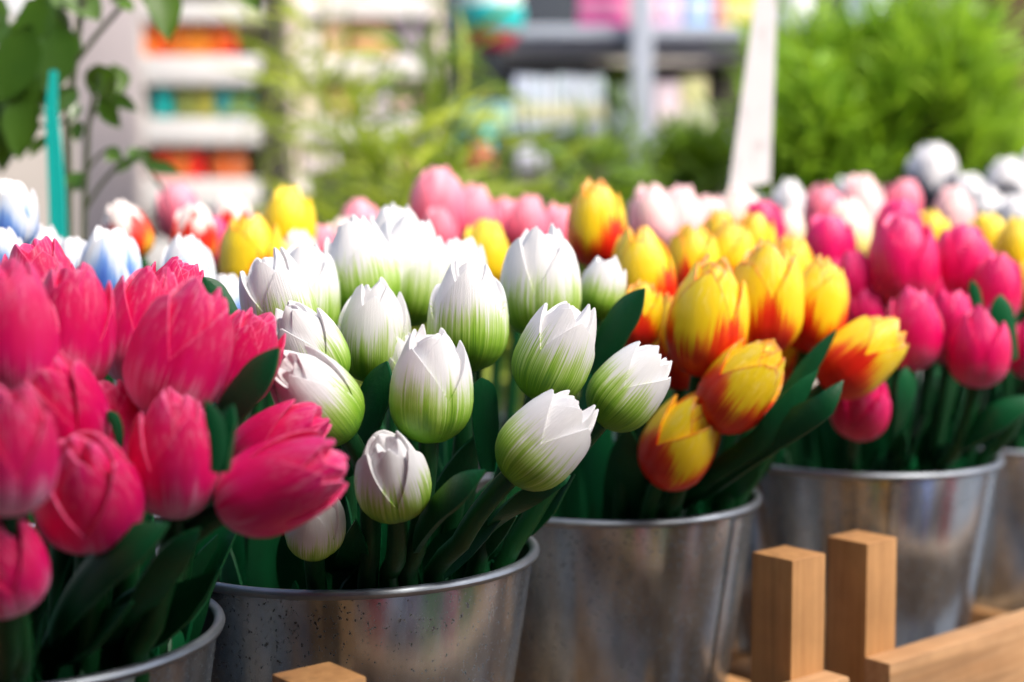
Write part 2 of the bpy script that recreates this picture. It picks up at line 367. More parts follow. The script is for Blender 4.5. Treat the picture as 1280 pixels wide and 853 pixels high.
CATALOG = []
def clamp_in(q, bx, by, bz, m=0.0):
    z = q.z - bz
    lim = (0.088 - m + min(0, z + 0.02) * 0.17) if z < 0.008 else 0.088 - m + (z - 0.008) * 1.6
    r = math.hypot(q.x - bx, q.y - by)
    if r > lim: q.x = bx + (q.x - bx) * lim / r; q.y = by + (q.y - by) * lim / r
def tulip(bk, kind, u, v, w, ang, tow, d, label, group, spin=None, lr=1.0, var=None, leaf=True, cat='wooden tulip'):
    rng = random.Random(int(u * 131 + v * 17 + d * 1000))
    bx, by, bz = BUCKETS[bk]
    c = at(u, v, d); a, tw = R(ang), R(tow)
    ax = Vector((math.sin(a) * math.cos(tw), -math.sin(tw), math.cos(a) * math.cos(tw)))
    while True:                                          # the stem has to clear the rim of its bucket
        c = at(u, v, d); L = w * d / F / 0.735
        hb = c - ax * (L * lr * 0.47)
        if hb.y >= by or math.hypot(hb.x - bx, hb.y - by) < 0.088 + max(0, hb.z - bz - 0.012) * 1.1: break
        d += 0.004
    dx, dy = hb.x - bx, hb.y - by; rh = math.hypot(dx, dy) or 1e-4
    k = min(rh * 0.42, 0.046) / rh
    base = Vector((bx + dx * k, by + dy * k, bz - BH + 0.011))
    kr = min(rh * 0.8, 0.074) / rh
    rimp = Vector((bx + dx * kr, by + dy * kr, bz - 0.005))
    e = empty('wooden_tulip', base); tag(e, label, cat, group)
    me = get_head(kind, rng.randrange(8) if var is None else var)
    h = obj('flower_head', me, None, e)
    q = Vector((0, 0, 1)).rotation_difference(ax)
    sp = R(spin) if spin is not None else rng.uniform(0, 6.28)
    h.rotation_mode = 'QUATERNION'; h.rotation_quaternion = q @ Quaternion((0, 0, 1), sp)
    h.location = hb - base; h.scale = (L, L, L * lr)
    p = bez([base, rimp, hb - ax * min(0.05, (hb - rimp).length * 0.5), hb + ax * 0.004], 16)
    for q_ in p: clamp_in(q_, bx, by, bz)
    vs, fs = tube_data([x - base for x in p], [0.0046 + 0.0006 * (1 - i / 16) for i in range(17)], 12)
    obj('stem', mesh_from('stem', vs, fs, 50), STEM, e)
    for li in range((2 if bk in ('B1', 'B2', 'B3', 'B4') else 1) if leaf else 0):
        j = 3; ph = rng.uniform(-0.9, 0.9) + li * 2.2
        out = Vector((dx, dy, 0)).normalized() if rh > 0.01 else Vector((0, -1, 0))
        out = Matrix.Rotation(ph, 3, 'Z') @ out
        b0 = p[j].copy(); hh = (hb.z - b0.z) * rng.uniform(0.55, 0.85)
        tip = b0 + Vector((0, 0, hh)) + out * rng.uniform(0.004, 0.02) + Vector((dx, dy, 0)) * 0.4
        mid = b0 + Vector((0, 0, hh * 0.62)) + Vector((dx, dy, 0)) * 0.1
        path = bez([b0, mid, tip], 14)
        for q_ in path: clamp_in(q_, bx, by, bz, 0.012)
        obj('leaf', leaf_mesh(path, rng.uniform(0.019, 0.029), (out + Vector((0, 0, 0.35))).normalized() * -1, base), LEAF, e)
    CATALOG.append((e, p, bk, base))
    return e
def add_leaf(e, pts, wpx, hint=(0.1, -1, 0.25), rnd=0.0):
    """an extra leaf on a tulip: a curve through points given by where they show and how far away they are"""
    base = next(c[3] for c in CATALOG if c[0] is e)
    P = [at(*q) for q in pts]
    w = wpx * pts[1][2] / F
    # through the middle point
    if len(P) == 3: P[1] = P[1] * 2 - (P[0] + P[2]) * 0.5
    bx, by, bz = BUCKETS[next(c[2] for c in CATALOG if c[0] is e)]
    path = bez(P, 16)
    for q_ in path: clamp_in(q_, bx, by, bz, 0.012)
    obj('leaf', leaf_mesh(path, w, Vector(hint).normalized() * -1, base, 0.0028, rnd), LEAF, e)

GW, GP, GY, GK = 'green and white tulips in the speckled bucket', 'crimson tulips in the nearest bucket', 'yellow and red tulips in the seamed bucket', 'deep pink tulips behind the crate posts'
T = {}
def W(n, *a, **k): T[n] = tulip('B2', 'white', *a[:6], a[6], GW, **k)
W('w1', 538, 487, 108, 2, 4, .63, 'upright white tulip with green streaked base, sharpest and most central of its bucket', spin=300, var=0)
W('w2', 680, 553, 104, 44, 4, .615, 'green and white tulip leaning right lowest over the bucket rim', spin=20, var=1)
W('w3', 490, 598, 98, -4, 36, .605, 'round white tulip facing the viewer just above the bucket rim, below the upright central one', spin=40, var=2)
W('w4', 695, 444, 100, 24, 4, .67, 'green and white tulip leaning right with one long pointed petal, above the lowest one', spin=0, var=1)
W('w5', 785, 487, 90, 40, 2, .69, 'green and white tulip leaning farthest right, touching the yellow tulips', spin=15, var=3)
W('w6', 585, 400, 104, 1, 0, .705, 'tall white tulip with long green streaks, right behind the sharp central one', spin=90, var=3)
W('w7', 467, 419, 96, 3, 8, .705, 'white tulip with pale green base, left of the tall streaked one', spin=200, var=0)
W('w8', 676, 358, 104, 1, 0, .76, 'white tulip with a green base, standing highest above the long pointed one', spin=140, var=0)
W('w9', 752, 362, 60, 14, 0, .80, 'small half hidden white tulip beside the green leaf tip and orange tulips', spin=60, var=1)
W('w10', 397, 500, 104, -34, 26, .615, 'white tulip turned left toward the crimson ones, lowest of the white column', spin=100, var=2)
W('w11', 385, 440, 96, -22, 22, .66, 'white tulip tilted left, middle of the white column beside the crimson ones', spin=70, var=0)
W('w12', 350, 382, 96, -12, 8, .70, 'white tulip tilted left, top front of the white column beside the crimson ones', spin=10, var=1)
W('w13', 378, 375, 96, 4, 0, .74, 'white tulip with green side, partly hidden behind the top of the white column', spin=160, var=3)
W('w14', 452, 343, 100, -8, 0, .77, 'white tulip with split tips at the back, leaning slightly left', spin=240, var=0)
W('w15', 508, 345, 104, 6, 0, .81, 'broad white tulip with faint green streaks at the back of the bouquet', spin=30, var=3)
W('w16', 492, 315, 84, 2, 0, .86, 'white tulip with the highest tips, at the very back of its bouquet', spin=110, var=2)
W('w17', 572, 350, 76, 8, 0, .83, 'white tulip with only its rounded top showing behind the tall streaked one', spin=50, var=2)
W('w18', 393, 655, 80, 8, 36, .60, 'white tulip with green lines peeking out below the leaning crimson one', spin=200, var=2)
W('w19', 506, 458, 60, -12, 0, .70, 'pale green sliver of a white tulip behind the sharp central one', spin=20, var=1)

def P(n, *a, **k): k.setdefault('lr', 1.07); T[n] = tulip('B1', 'pink', *a[:6], a[6], GP, **k)
P('p1', 110, 617, 138, 6, 40, .51, 'dark round crimson tulip with a closed bud, lowest whole one of its bucket', spin=40, var=2, lr=0.96)
P('p2', 218, 573, 116, 4, 12, .53, 'upright crimson tulip with pink streaks at its base, beside the dark round one', spin=130, var=0, lr=1.08)
P('p3', 348, 607, 118, 64, 12, .53, 'crimson tulip lying far over to the right in front of the white tulips', spin=200, var=1, lr=1.16)
P('p4', 345, 556, 92, 56, 8, .575, 'crimson tulip leaning right, tucked behind the one lying lowest', spin=20, var=3, lr=1.15)
P('p5', 226, 443, 128, 21, 2, .56, 'large crimson tulip with pale pink streaked flank, leaning right in the middle', spin=150, var=0)
P('p6', 303, 452, 92, 24, 4, .60, 'crimson tulip partly hidden behind a dark leaf, right of the large streaked one', spin=80, var=1)
P('p7', 178, 412, 104, 14, 0, .60, 'crimson tulip with one glossy tall petal, behind the large streaked one', spin=40, var=3, lr=1.1)
P('p8', 212, 385, 88, 20, 0, .66, 'crimson tulip at the back with a flat topped petal, next to the blue ones', spin=250, var=1, lr=1.05)
P('p9', 90, 415, 108, 4, 0, .565, 'crimson tulip with jagged glossy tips below the blue tulips', spin=90, var=1, lr=1.15)
P('p10', 14, 420, 122, 0, 0, .52, 'pale streaked crimson tulip cut by the picture edge, in the upper part of its bucket', spin=10, var=0, lr=1.1)
P('p11', 70, 512, 122, -8, 34, .53, 'bright red crimson tulip facing the viewer above the dark round one', spin=190, var=3)
P('p12', 12, 568, 120, 8, 14, .47, 'blurred crimson tulip cut by the picture edge, beside the bright red one', spin=60, var=3)
P('p13', 0, 704, 116, 0, 34, .46, 'blurred dark crimson tulip lowest at the picture edge', spin=60, var=2)
P('p14', 52, 372, 100, -6, 0, .63, 'crimson tulip of which only pale tips show between the glossy and streaked ones', spin=0, var=1)
P('p15', 150, 545, 96, -8, 8, .565, 'crimson tulip mostly hidden behind the upright one with pink streaks', spin=140, var=0)

def Y(n, *a, **k): k.setdefault('lr', 1.08); T[n] = tulip('B3', 'yellow', *a[:6], a[6], GY, **k)
Y('y1', 851, 554, 96, 24, 24, .76, 'small closed yellow tulip with red edges, lowest over the seamed bucket', spin=100, var=2)
Y('y2', 926, 485, 94, 34, 14, .78, 'yellow tulip with red edged petals leaning right, above the lowest one', spin=90, var=3)
Y('y3', 1073, 448, 86, 48, 2, .84, 'yellow tulip with red base leaning far right over the deep pink ones', spin=20, var=1)
Y('y4', 884, 402, 104, 8, 2, .80, 'large upright yellow tulip with flaming red base at the front of its bouquet', spin=60, var=0)
Y('y5', 848, 430, 84, -4, 2, .84, 'orange tulip with deep red base tucked behind the large upright one', spin=0, var=3, lr=1.1)
Y('y6', 957, 378, 96, 3, 0, .84, 'yellow tulip with strong red V shaped base, right of the large upright one', spin=30, var=1, lr=1.1)
Y('y7', 1020, 386, 84, 12, 0, .87, 'yellow and orange tulip at the right end of the upright row', spin=100, var=0)
Y('y8', 803, 346, 84, -6, 0, .86, 'orange tulip with a pale pink petal edge behind the white ones', spin=200, var=2)
Y('y9', 745, 284, 76, 0, 0, .96, 'golden tulip with orange edges standing highest and alone at the back', spin=70, var=0)
Y('y10', 798, 398, 60, 10, 0, .81, 'dull yellow tulip half hidden by the green leaf beside the white ones', spin=40, var=1)
Y('y11', 866, 333, 70, 0, 0, .93, 'yellow tulip with orange stripe in the back row above the large upright one', spin=20, var=3)
Y('y12', 912, 330, 70, 2, 0, .95, 'bright yellow tulip in the middle of the back row of its bouquet', spin=120, var=0)
Y('y13', 940, 312, 60, 4, 0, 1.0, 'yellow tulip with tips highest in the middle of the back row', spin=50, var=1)
Y('y14', 985, 345, 68, 8, 0, .93, 'yellow tulip at the right of the back row, behind the V marked one', spin=80, var=2)
Y('y15', 900, 300, 50, -2, 0, 1.02, 'yellow tulip tip peeking out at the rear beside the hot pink one', spin=80, var=2)

Y('y16', 918, 446, 84, 2, 0, .885, 'deep red based tulip in shade between the large upright one and the leaning ones', spin=10, var=5)
Y('y17', 990, 432, 78, 8, 0, .90, 'shaded orange red tulip below the right end of the upright row', spin=70, var=6)
def K(n, *a, **k): T[n] = tulip('B4', 'rose', *a[:6], a[6], GK, **k)
K('k1', 1224, 437, 78, 4, 4, .91, 'deep pink tulip lowest at the front right of its bucket', spin=20, var=2, lr=1.0)
K('k2', 1141, 415, 78, 2, 2, .92, 'tall deep pink tulip next to the leaning yellow one', spin=100, var=0)
K('k3', 1188, 412, 66, 2, 0, .96, 'deep pink tulip squeezed between the two front ones', spin=200, var=1, lr=1.1)
K('k4', 1128, 330, 90, 0, 0, .98, 'biggest deep pink tulip with white glints, in the middle of the bouquet', spin=30, var=0)
K('k5', 1122, 292, 62, 6, 0, 1.06, 'magenta tulip with the highest tip, behind the biggest one', spin=80, var=3)
K('k6', 1066, 357, 62, -4, 10, .99, 'small deep pink tulip with a round white glint beside the yellow ones', spin=0, var=2)
K('k7', 1082, 393, 52, -3, 10, .98, 'small deep pink bud between the yellow tulips and the tall pink one', spin=0, var=2)
K('k8', 1203, 336, 78, 2, 0, 1.0, 'light magenta tulip right of the biggest one', spin=120, var=3)
K('k9', 1246, 364, 62, 6, 0, .97, 'deep pink tulip rising behind two small leaf tips', spin=60, var=0, lr=1.1)
K('k10', 1077, 508, 76, 0, 40, .89, 'round pink bud hanging lowest, under the leaning yellow tulip', spin=0, var=2)
K('k11', 1036, 316, 70, -2, 0, 1.08, 'magenta tulip with ragged top behind the yellow row', spin=160, var=1)
K('k12', 955, 287, 54, -10, 0, 1.10, 'hot pink tulip standing alone behind the bright yellow row', spin=160, var=1)
K('k13', 1292, 438, 62, 6, 2, .95, 'deep pink tulip cut off by the edge of the picture', spin=90, var=0)
K('k14', 1165, 372, 60, 0, 0, 1.0, 'deep pink tulip in shade under the light magenta one', spin=40, var=1)

GB = 'blue and white tulips behind the crimson ones'
for a in [(14, 272, 66, 6, 4, .80, 'tall white tulip with bold blue flames, highest of the blue ones'), (4, 326, 58, -4, 6, .77, 'mostly white tulip below the bold blue flamed one'),
          (52, 322, 56, 10, 4, .85, 'pale blue tulip leaning right, beside the teal stake'), (94, 338, 58, -6, 0, .83, 'white tulip with pale blue marks, left neighbour of the big blue one'),
          (136, 343, 82, 3, 0, .79, 'big white tulip with a blue triangle on its petal'), (234, 346, 72, 0, 0, .83, 'white tulip with violet blue edges below the red and white ones'),
          (286, 388, 62, -6, 0, .82, 'white and faint blue tulip between the crimson and the white bouquets')]:
    tulip('C1', 'blue', *a, GB)
GR = 'red, white and yellow tulips in the second row'
for kd, *a in [('redwhite', 160, 291, 58, -24, 0, .99, 'red tulip with one white petal leaning left'), ('redwhite', 243, 297, 58, 4, 0, 1.0, 'red tulip with a pink white heart, between two paler ones'),
          ('redwhite', 289, 278, 54, 0, 0, 1.05, 'red based tulip with pale tips rising behind the other red ones'), ('plainyellow', 360, 283, 70, 3, 0, 1.0, 'bright yellow tulip standing highest of the second row'),
          ('yellow', 313, 326, 82, 0, 0, .92, 'yellow tulip with red flames in front of the bright yellow one'), ('cream', 372, 325, 52, 4, 0, .96, 'cream yellow tulip below the bright yellow one'),
          ('rose', 268, 306, 50, 2, 0, 1.02, 'plain red tulip squeezed low between the red and white ones'), ('yellow', 342, 338, 56, 6, 0, .94, 'small yellow tulip with orange flames low beside the white bouquet'),
          ('coral', 398, 312, 44, 8, 0, 1.06, 'narrow coral tulip right of the bright yellow one'), ('coral', 224, 268, 56, -8, 0, 1.16, 'faint blurred pink tulip far behind the red ones')]:
    tulip('C2', kd, *a, GR, leaf=False)
GC = 'coral pink tulips behind the white ones'
for kd, *a in [('coral', 548, 262, 74, -2, 0, 1.10, 'big coral tulip standing highest behind the white tulips'), ('coral', 590, 276, 62, 10, 0, 1.16, 'coral tulip leaning right of the highest coral one'),
          ('coral', 548, 296, 52, 0, 14, 1.06, 'small shiny coral bud in front of the highest coral one'), ('coral', 630, 290, 60, 4, 0, 1.18, 'coral tulip in the middle of its row, above the yellow bud'),
          ('coral', 658, 286, 58, 6, 0, 1.12, 'light coral tulip near the right of its row'), ('coral', 694, 300, 62, 10, 0, 1.15, 'coral tulip at the right end, next to the golden one'),
          ('coral', 452, 290, 58, -8, 0, 1.14, 'coral tulip at the left end behind the white tips'), ('cream', 432, 306, 48, -8, 0, 1.08, 'cream pink tulip low behind the white tulips'),
          ('plainyellow', 606, 322, 66, 4, 4, 1.02, 'round yellow tulip between two white tulips and under the coral row')]:
    tulip('C3', kd, *a, GC, leaf=False)
GD = 'pale striped tulips below the white tag'
for kd, *a in [('pale', 815, 275, 62, -6, 0, 1.14, 'cream and pink striped tulip nearest the golden one'), ('pale', 850, 277, 62, 6, 0, 1.18, 'pale pink striped tulip in the middle of its small row'),
          ('pale', 882, 278, 50, 12, 0, 1.2, 'pale pink tulip closest to the white tag'), ('cream', 924, 272, 56, 0, 0, 1.22, 'cream tulip right under the stick of the white tag'), ('cream', 985, 291, 42, 4, 0, 1.2, 'small cream tulip below the lone white one')]:
    tulip('C4', kd, *a, GD, leaf=False)
GE = 'pale tulips below the green shrub'
for kd, *a in [('plainwhite', 986, 258, 46, 0, 0, 1.36, 'lone white tulip right of the white tag'), ('coral', 1030, 268, 52, -6, 0, 1.3, 'salmon tulip below the green shrub'),
          ('pale', 1076, 262, 60, 0, 0, 1.32, 'broad pale pink tulip below the green shrub'), ('coral', 1128, 260, 50, 4, 0, 1.34, 'salmon tulip nearest the big white and black one'),
          ('cream', 1060, 292, 60, 0, 0, 1.22, 'yellow and cream tulip behind the magenta ones'), ('pale', 1191, 272, 54, 0, 0, 1.3, 'single pale pink tulip in front of the black and white ones')]:
    tulip('C5', kd, *a, GE, leaf=False)
GF = 'plain yellow tulips behind the deep pink ones'
for kd, *a in [('plainyellow', 1166, 298, 50, -10, 0, 1.12, 'yellow tulip showing between two deep pink ones'), ('plainyellow', 1236, 305, 54, -3, 0, 1.14, 'yellow tulip above the deep pink one with leaf tips'),
          ('plainyellow', 1270, 312, 56, 6, 0, 1.1, 'yellow tulip with green base near the picture edge'), ('plainyellow', 1292, 358, 52, 10, 4, 1.07, 'yellow tulip cut by the picture edge')]:
    tulip('B5', kd, *a, GF)
GH = 'black and white tulips at the back'
for kd, *a in [('black', 1165, 226, 66, -2, 0, 1.48, 'big white topped black tulip in front of the green shrub'), ('black', 1258, 236, 54, -4, 0, 1.5, 'black and white tulip near the picture edge'),
          ('black', 1232, 270, 50, 0, 0, 1.48, 'black and white tulip low between the yellow and pale pink ones'), ('black', 1290, 226, 54, 6, 0, 1.56, 'black and white tulip cut by the picture edge'),
          ('black', 1212, 250, 46, -6, 0, 1.56, 'darkest black and white tulip, right of the big white topped one'), ('black', 1268, 278, 48, 4, 0, 1.44, 'white streaked black tulip right above the yellow ones'), ('black', 1058, 248, 36, 0, 0, 1.62, 'small black tulip tip above the pale pink ones')]:
    tulip('C6', kd, *a, GH, leaf=False)

# leaves standing close to the inside of each bucket
for bk in ('B1', 'B2', 'B3', 'B4', 'B5'):
    bx, by, bz = BUCKETS[bk]; mem = [c for c in CATALOG if c[2] == bk]; rng = random.Random(len(mem))
    for i in range(20):
        a = 2 * math.pi * (i + rng.uniform(-0.3, 0.3)) / 20; o = Vector((math.cos(a), math.sin(a), 0)); far = 1 if math.sin(a) > -0.2 else 0
        m_ = min(mem, key=lambda c: (c[3] - Vector((bx, by, c[3].z)) - o * 0.04).length)
        b0 = Vector((bx, by, bz - BH + 0.015)) + o * 0.052; tip = Vector((bx, by, bz)) + o * (0.075 if far else 0.066) + Vector((rng.uniform(-0.015, 0.015), 0, rng.uniform(0.03, 0.07) if far else rng.uniform(-0.01, 0.02)))
        path = bez([b0, b0.lerp(tip, 0.6) + o * 0.004, tip], 12)
        for q_ in path: clamp_in(q_, bx, by, bz, 0.010)
        obj('leaf', leaf_mesh(path, rng.uniform(0.024, 0.032), (o + Vector((0, 0, 0.2))).normalized() * (1 if far else -1), m_[3]), LEAF, m_[0])
# leaves the photo shows clearly
add_leaf(T['w9'], [(745, 470, .75), (768, 412, .745), (806, 361, .74)], 40, (-0.5, -1, 0.3))
add_leaf(T['p6'], [(262, 545, .565), (300, 492, .553), (349, 435, .55)], 50, (-0.5, -1, 0.45))
add_leaf(T['p8'], [(300, 420, .64), (276, 378, .64), (254, 347, .64)], 30, (0.4, -1, 0.2))
add_leaf(T['w10'], [(430, 590, .67), (458, 515, .655), (484, 452, .65)], 46, (-0.5, -1, 0.2))
add_leaf(T['w3'], [(520, 712, .66), (545, 640, .61), (607, 588, .595)], 40, (-0.3, -1, 0.6))
add_leaf(T['w4'], [(610, 590, .68), (607, 520, .68), (602, 472, .68)], 34, (0.2, -1, 0.2), 0.6)
add_leaf(T['y3'], [(890, 640, .82), (975, 510, .80), (1046, 412, .80)], 24, (-0.2, -1, 0.2))
add_leaf(T['y2'], [(880, 640, .81), (955, 545, .775), (1023, 462, .77)], 30, (0.2, -1, 0.5))
add_leaf(T['y1'], [(905, 645, .83), (985, 560, .765), (1054, 476, .76)], 38, (0.0, -1, 0.5))
add_leaf(T['k2'], [(1112, 585, .96), (1132, 520, .91), (1132, 458, .90)], 34, (0.5, -1, 0.1), 0.6)
add_leaf(T['k1'], [(1190, 585, .96), (1225, 535, .91), (1300, 495, .90)], 36, (0.1, -1, 0.7))
add_leaf(T['k9'], [(1266, 450, .91), (1256, 405, .90), (1250, 368, .90)], 30, (0.2, -1, 0.0))
add_leaf(T['k3'], [(1225, 395, .93), (1220, 372, .93), (1214, 350, .93)], 14, (0, -1, 0))
add_leaf(T['p2'], [(268, 590, .50), (272, 545, .50), (256, 500, .50)], 22, (0.3, -1, 0.1))
add_leaf(T['p4'], [(280, 590, .505), (280, 545, .505), (291, 507, .505)], 24, (-0.3, -1, 0.1))
add_leaf(T['p1'], [(60, 800, .55), (120, 715, .51), (212, 655, .505)], 56, (0.2, -1, 0.7))
add_leaf(T['p3'], [(160, 800, .56), (195, 730, .53), (250, 660, .52)], 40, (0.5, -1, 0.3))
add_leaf(T['w13'], [(420, 440, .77), (412, 390, .77), (398, 342, .77)], 26, (0.2, -1, 0.1))
add_leaf(T['w12'], [(330, 400, .77), (322, 368, .77), (313, 338, .77)], 24, (0.2, -1, 0.1))
add_leaf(T['p9'], [(150, 560, .53), (145, 530, .53), (134, 515, .53)], 14, (0.2, -1, 0.1))
#add_leaf(T['w2'], [(590, 705, .64), (625, 660, .60), (640, 610, .60)], 22, (0.3, -1, 0.2))
add_leaf(T['w5'], [(660, 712, .69), (680, 650, .635), (712, 595, .64)], 26, (0.5, -1, 0.3))

# ------------------------------------------------------------------ crates and table
def wood(name, axis, a, b):
    t = NT(name); tc = t.node('ShaderNodeTexCoord'); ob = tc.outputs['Object']
    rn = t.node('ShaderNodeObjectInfo').outputs['Random']
    sc = {'x': (1.2, 22, 22), 'z': (22, 22, 1.2), 'y': (22, 1.2, 22)}[axis]
    cb = t.node('ShaderNodeCombineXYZ')
    for i in range(3): t.link(t.math('MULTIPLY', rn, 5.0 + i), cb.inputs[i])
    m = t.mapping(ob, sc, cb.outputs[0])
    n = t.noise(m, 9, 5, 0.6); n2 = t.noise(m, 40, 2); n3 = t.noise(ob, 35, 3)
    c = t.ramp(n, [(0.3, a), (0.7, b)]); c = t.mix(t.math('MULTIPLY', t.math('SUBTRACT', n3, 0.35), 1.1, True), c, tuple(x * 0.55 for x in a))
    n4 = t.noise(m, 3.0, 2); c = t.mix(t.math('MULTIPLY', t.math('SUBTRACT', n4, 0.60), 5.0, True), c, tuple(x * 0.45 for x in a))
    t.link(c, t.b.inputs['Base Color']); t.set(Roughness=0.6); t.bump(n2, 0.25, 0.0006)
    return t.m
WX = wood('pine_rail', 'x', (0.46, 0.24, 0.10), (0.60, 0.36, 0.18)); WZ = wood('pine_post', 'z', (0.38, 0.18, 0.06), (0.53, 0.28, 0.105)); WY = wood('pine_slat', 'y', (0.40, 0.19, 0.06), (0.52, 0.28, 0.12))
DX, DY = 0.768, 0.640
RZ = math.atan2(DY, DX)
P2 = Vector((-0.086, 0.738, 0))
def row(t, o, z): return Vector((P2.x + DX * t + DY * o, P2.y + DY * t - DX * o, z))
TAB = 0.690
def crate(t0, t1, o0, o1, label, short=0.0):
    e = empty('wooden_crate', row((t0 + t1) / 2, (o0 + o1) / 2, TAB), RZ); tag(e, label, 'crate', 'pine crates under the buckets')
    Lx, Ly = t1 - t0, o0 - o1; top = CAMZ - 0.171 - TAB; rail = CAMZ - 0.236 - TAB
    for sx in (-1, 1):
        for sy in (-1, 1):
            h = top - (short if sx < 0 else 0)
            box('post', (sx * Lx / 2, sy * Ly / 2, h / 2), (0.0285, 0.0285, h), WZ, e, 0.0012)
    for sy in (-1, 1):
        box('rail', (0.0, sy * (Ly / 2 + 0.0225), rail - 0.028 if sy < 0 else 0.047), (Lx + 0.030, 0.0175, 0.056), WX, e, 0.0018)
    for sx in (-1, 1):
        box('end_rail', (sx * (Lx / 2 - 0.0215), 0, 0.047), (0.015, Ly - 0.031, 0.05), WY, e, 0.0015)
    n = int(Lx / 0.05)
    for i in range(n):
        box('floor_slat', (-Lx / 2 + 0.032 + (Lx - 0.064) * i / (n - 1), 0, 0.0145), (0.036, Ly + 0.02, 0.008), WY, e, 0.001)
    return e
crate(-0.098, 0.204, 0.127, -0.13, 'pine crate under the green and white tulips, its post top showing at the picture foot', 0.0085)
crate(0.270, 0.60, 0.127, -0.13, 'pine crate with a long front rail and tall corner post before the deep pink tulips')
crate(-0.47, -0.165, 0.152, -0.13, 'hidden pine crate under the nearest crimson tulips')
PLANK = wood('table_planks', 'x', (0.12, 0.13, 0.15), (0.20, 0.215, 0.24))
tb = empty('market_table', row(0.4, -0.5, 0), RZ); tag(tb, 'long dark plank table carrying the crates and buckets', 'table')
for i in range(12): box('plank', (0, -1.0 + 0.115 + 0.155 * i - 0.0, TAB - 0.016), (2.6, 0.150, 0.030), PLANK, tb, 0.002)
for sx in (-1, 1):
    for sy in (-0.85, 0.75): box('leg', (sx * 1.2, sy, (TAB - 0.032) / 2), (0.06, 0.06, TAB - 0.032), PLANK, tb, 0.003)
# risers that lift the rear buckets and one front bucket to their height
BASEZ = RIM_Z - BH
for k, lab in (('C1', 'blue and white'), ('C2', 'red, white and yellow'), ('C3', 'coral pink'), ('C4', 'pale striped'), ('C5', 'pale pink'), ('C6', 'black and white'), ('B5', 'plain yellow')):
    if k == 'B5': continue
    x, y, z = BUCKETS[k]; h = z - BH - TAB
    o = box('riser_block', (x, y, TAB + h / 2), (0.10, 0.10, h - 0.001), WX, None, 0.002, RZ); tag(o, 'hidden pine block under the bucket of %s tulips' % lab, 'riser block', 'pine blocks under rear buckets')

# ------------------------------------------------------------------ background
def pmat(name, col, rough=0.5): return plain(name, col, rough, var=0.08)
MATS = {}
def col(c, rough=0.5):
    key = (tuple(c), rough)
    if key not in MATS: MATS[key] = pmat('paint_%s' % '_'.join(str(int(x * 100)) for x in c), c, rough)
    return MATS[key]
def rect(u0, v0, u1, v1, d):
    a = at(u0, v1, d); b = at(u1, v0, d)
    return (a.x + b.x) / 2, (a.z + b.z) / 2, abs(b.x - a.x), abs(b.z - a.z), a.z
def jar(u0, v0, u1, v1, d, c, lid, label, cat='jar', group=None, name='jar'):
    x, z, w, h, zb = rect(u0, v0, u1, v1, d)
    e = empty(name, (x, d, zb)); tag(e, label, cat, group); r = w / 2
    bm = bmesh.new(); lathe(bm, [(0.0001, 0), (r * 0.86, 0), (r * 0.95, h * 0.04), (r, h * 0.15), (r, h * 0.62), (r * 0.9, h * 0.74), (r * 0.72, h * 0.80), (r * 0.72, h * 0.84)], 24); bm_obj('body', bm, col(c, 0.35), e, 40)
    bm = bmesh.new(); lathe(bm, [(r * 0.70, h * 0.81), (r * 0.80, h * 0.815), (r * 0.80, h * 0.97), (r * 0.74, h), (0.0001, h)], 24); bm_obj('lid', bm, col(lid, 0.4), e, 40)
    return e
def packet(u0, v0, u1, v1, d, c, band, label, cat='box', group=None, dep=0.07, name='carton'):
    x, z, w, h, zb = rect(u0, v0, u1, v1, d)
    e = empty(name, (x, d, zb)); tag(e, label, cat, group)
    box('body', (0, dep / 2, h / 2), (w, dep, h), col(c), e, 0.004)
    box('printed_band', (0, -0.001, h * 0.38), (w * 0.94, 0.004, h * 0.30), col(band), e, 0.001)
    box('top_flap', (0, dep / 2, h + 0.002), (w * 0.96, dep * 0.96, 0.004), col(tuple(min(1, x * 1.05) for x in c)), e, 0.001)
    return e

# ground, street and the building across
gm = NT('paving'); tc = gm.node('ShaderNodeTexCoord')
bk = gm.node('ShaderNodeTexBrick'); gm.link(tc.outputs['Object'], bk.inputs['Vector']); bk.inputs['Scale'].default_value = 2.2
bk.inputs['Color1'].default_value = (0.12, 0.11, 0.105, 1); bk.inputs['Color2'].default_value = (0.16, 0.15, 0.14, 1); bk.inputs['Mortar'].default_value = (0.06, 0.055, 0.05, 1)
gm.link(bk.outputs['Color'], gm.b.inputs['Base Color']); gm.set(Roughness=0.85)
me = mesh_from('ground', [(-200, -200, 0), (200, -200, 0), (200, 200, 0), (-200, 200, 0)], [(0, 1, 2, 3)])
tag(obj('ground', me, gm.m), kind='structure')

bl = empty('shop_building', (0, 8.0, 0)); tag(bl, 'pale shop building closing the view behind all stalls', 'building')
box('wall', (-2.0, 0.25, 2.4), (10, 0.5, 4.8), plain('render_cream', (0.52, 0.47, 0.42), 0.8, var=0.1, scale=4), bl, 0.01)
box('brick_wing', (7.0, 0.25, 2.4), (7.6, 0.7, 4.8), plain('brick_brown', (0.10, 0.045, 0.03), 0.8, var=0.3, scale=12), bl, 0.01)
for i, xx in enumerate((-4.2, -0.2, 1.9)):
    f = box('window', (xx, -0.03, 1.75), (1.5, 0.08, 1.9), col((0.10, 0.085, 0.075)), bl, 0.01); box('pane', (0, -0.035, 0), (1.3, 0.03, 1.7), col((0.03, 0.035, 0.04), 0.08), f, 0.002)
pl = empty('stone_pillar', (at(136, 200, 4.6).x, 4.75, 0)); tag(pl, 'broad grey mauve stone pillar behind the climbing plant', 'pillar')
box('shaft', (0, 0, 1.9), (0.225, 0.28, 3.5), plain('pillar_stone', (0.47, 0.42, 0.43), 0.8, var=0.06, scale=8), pl, 0.012)
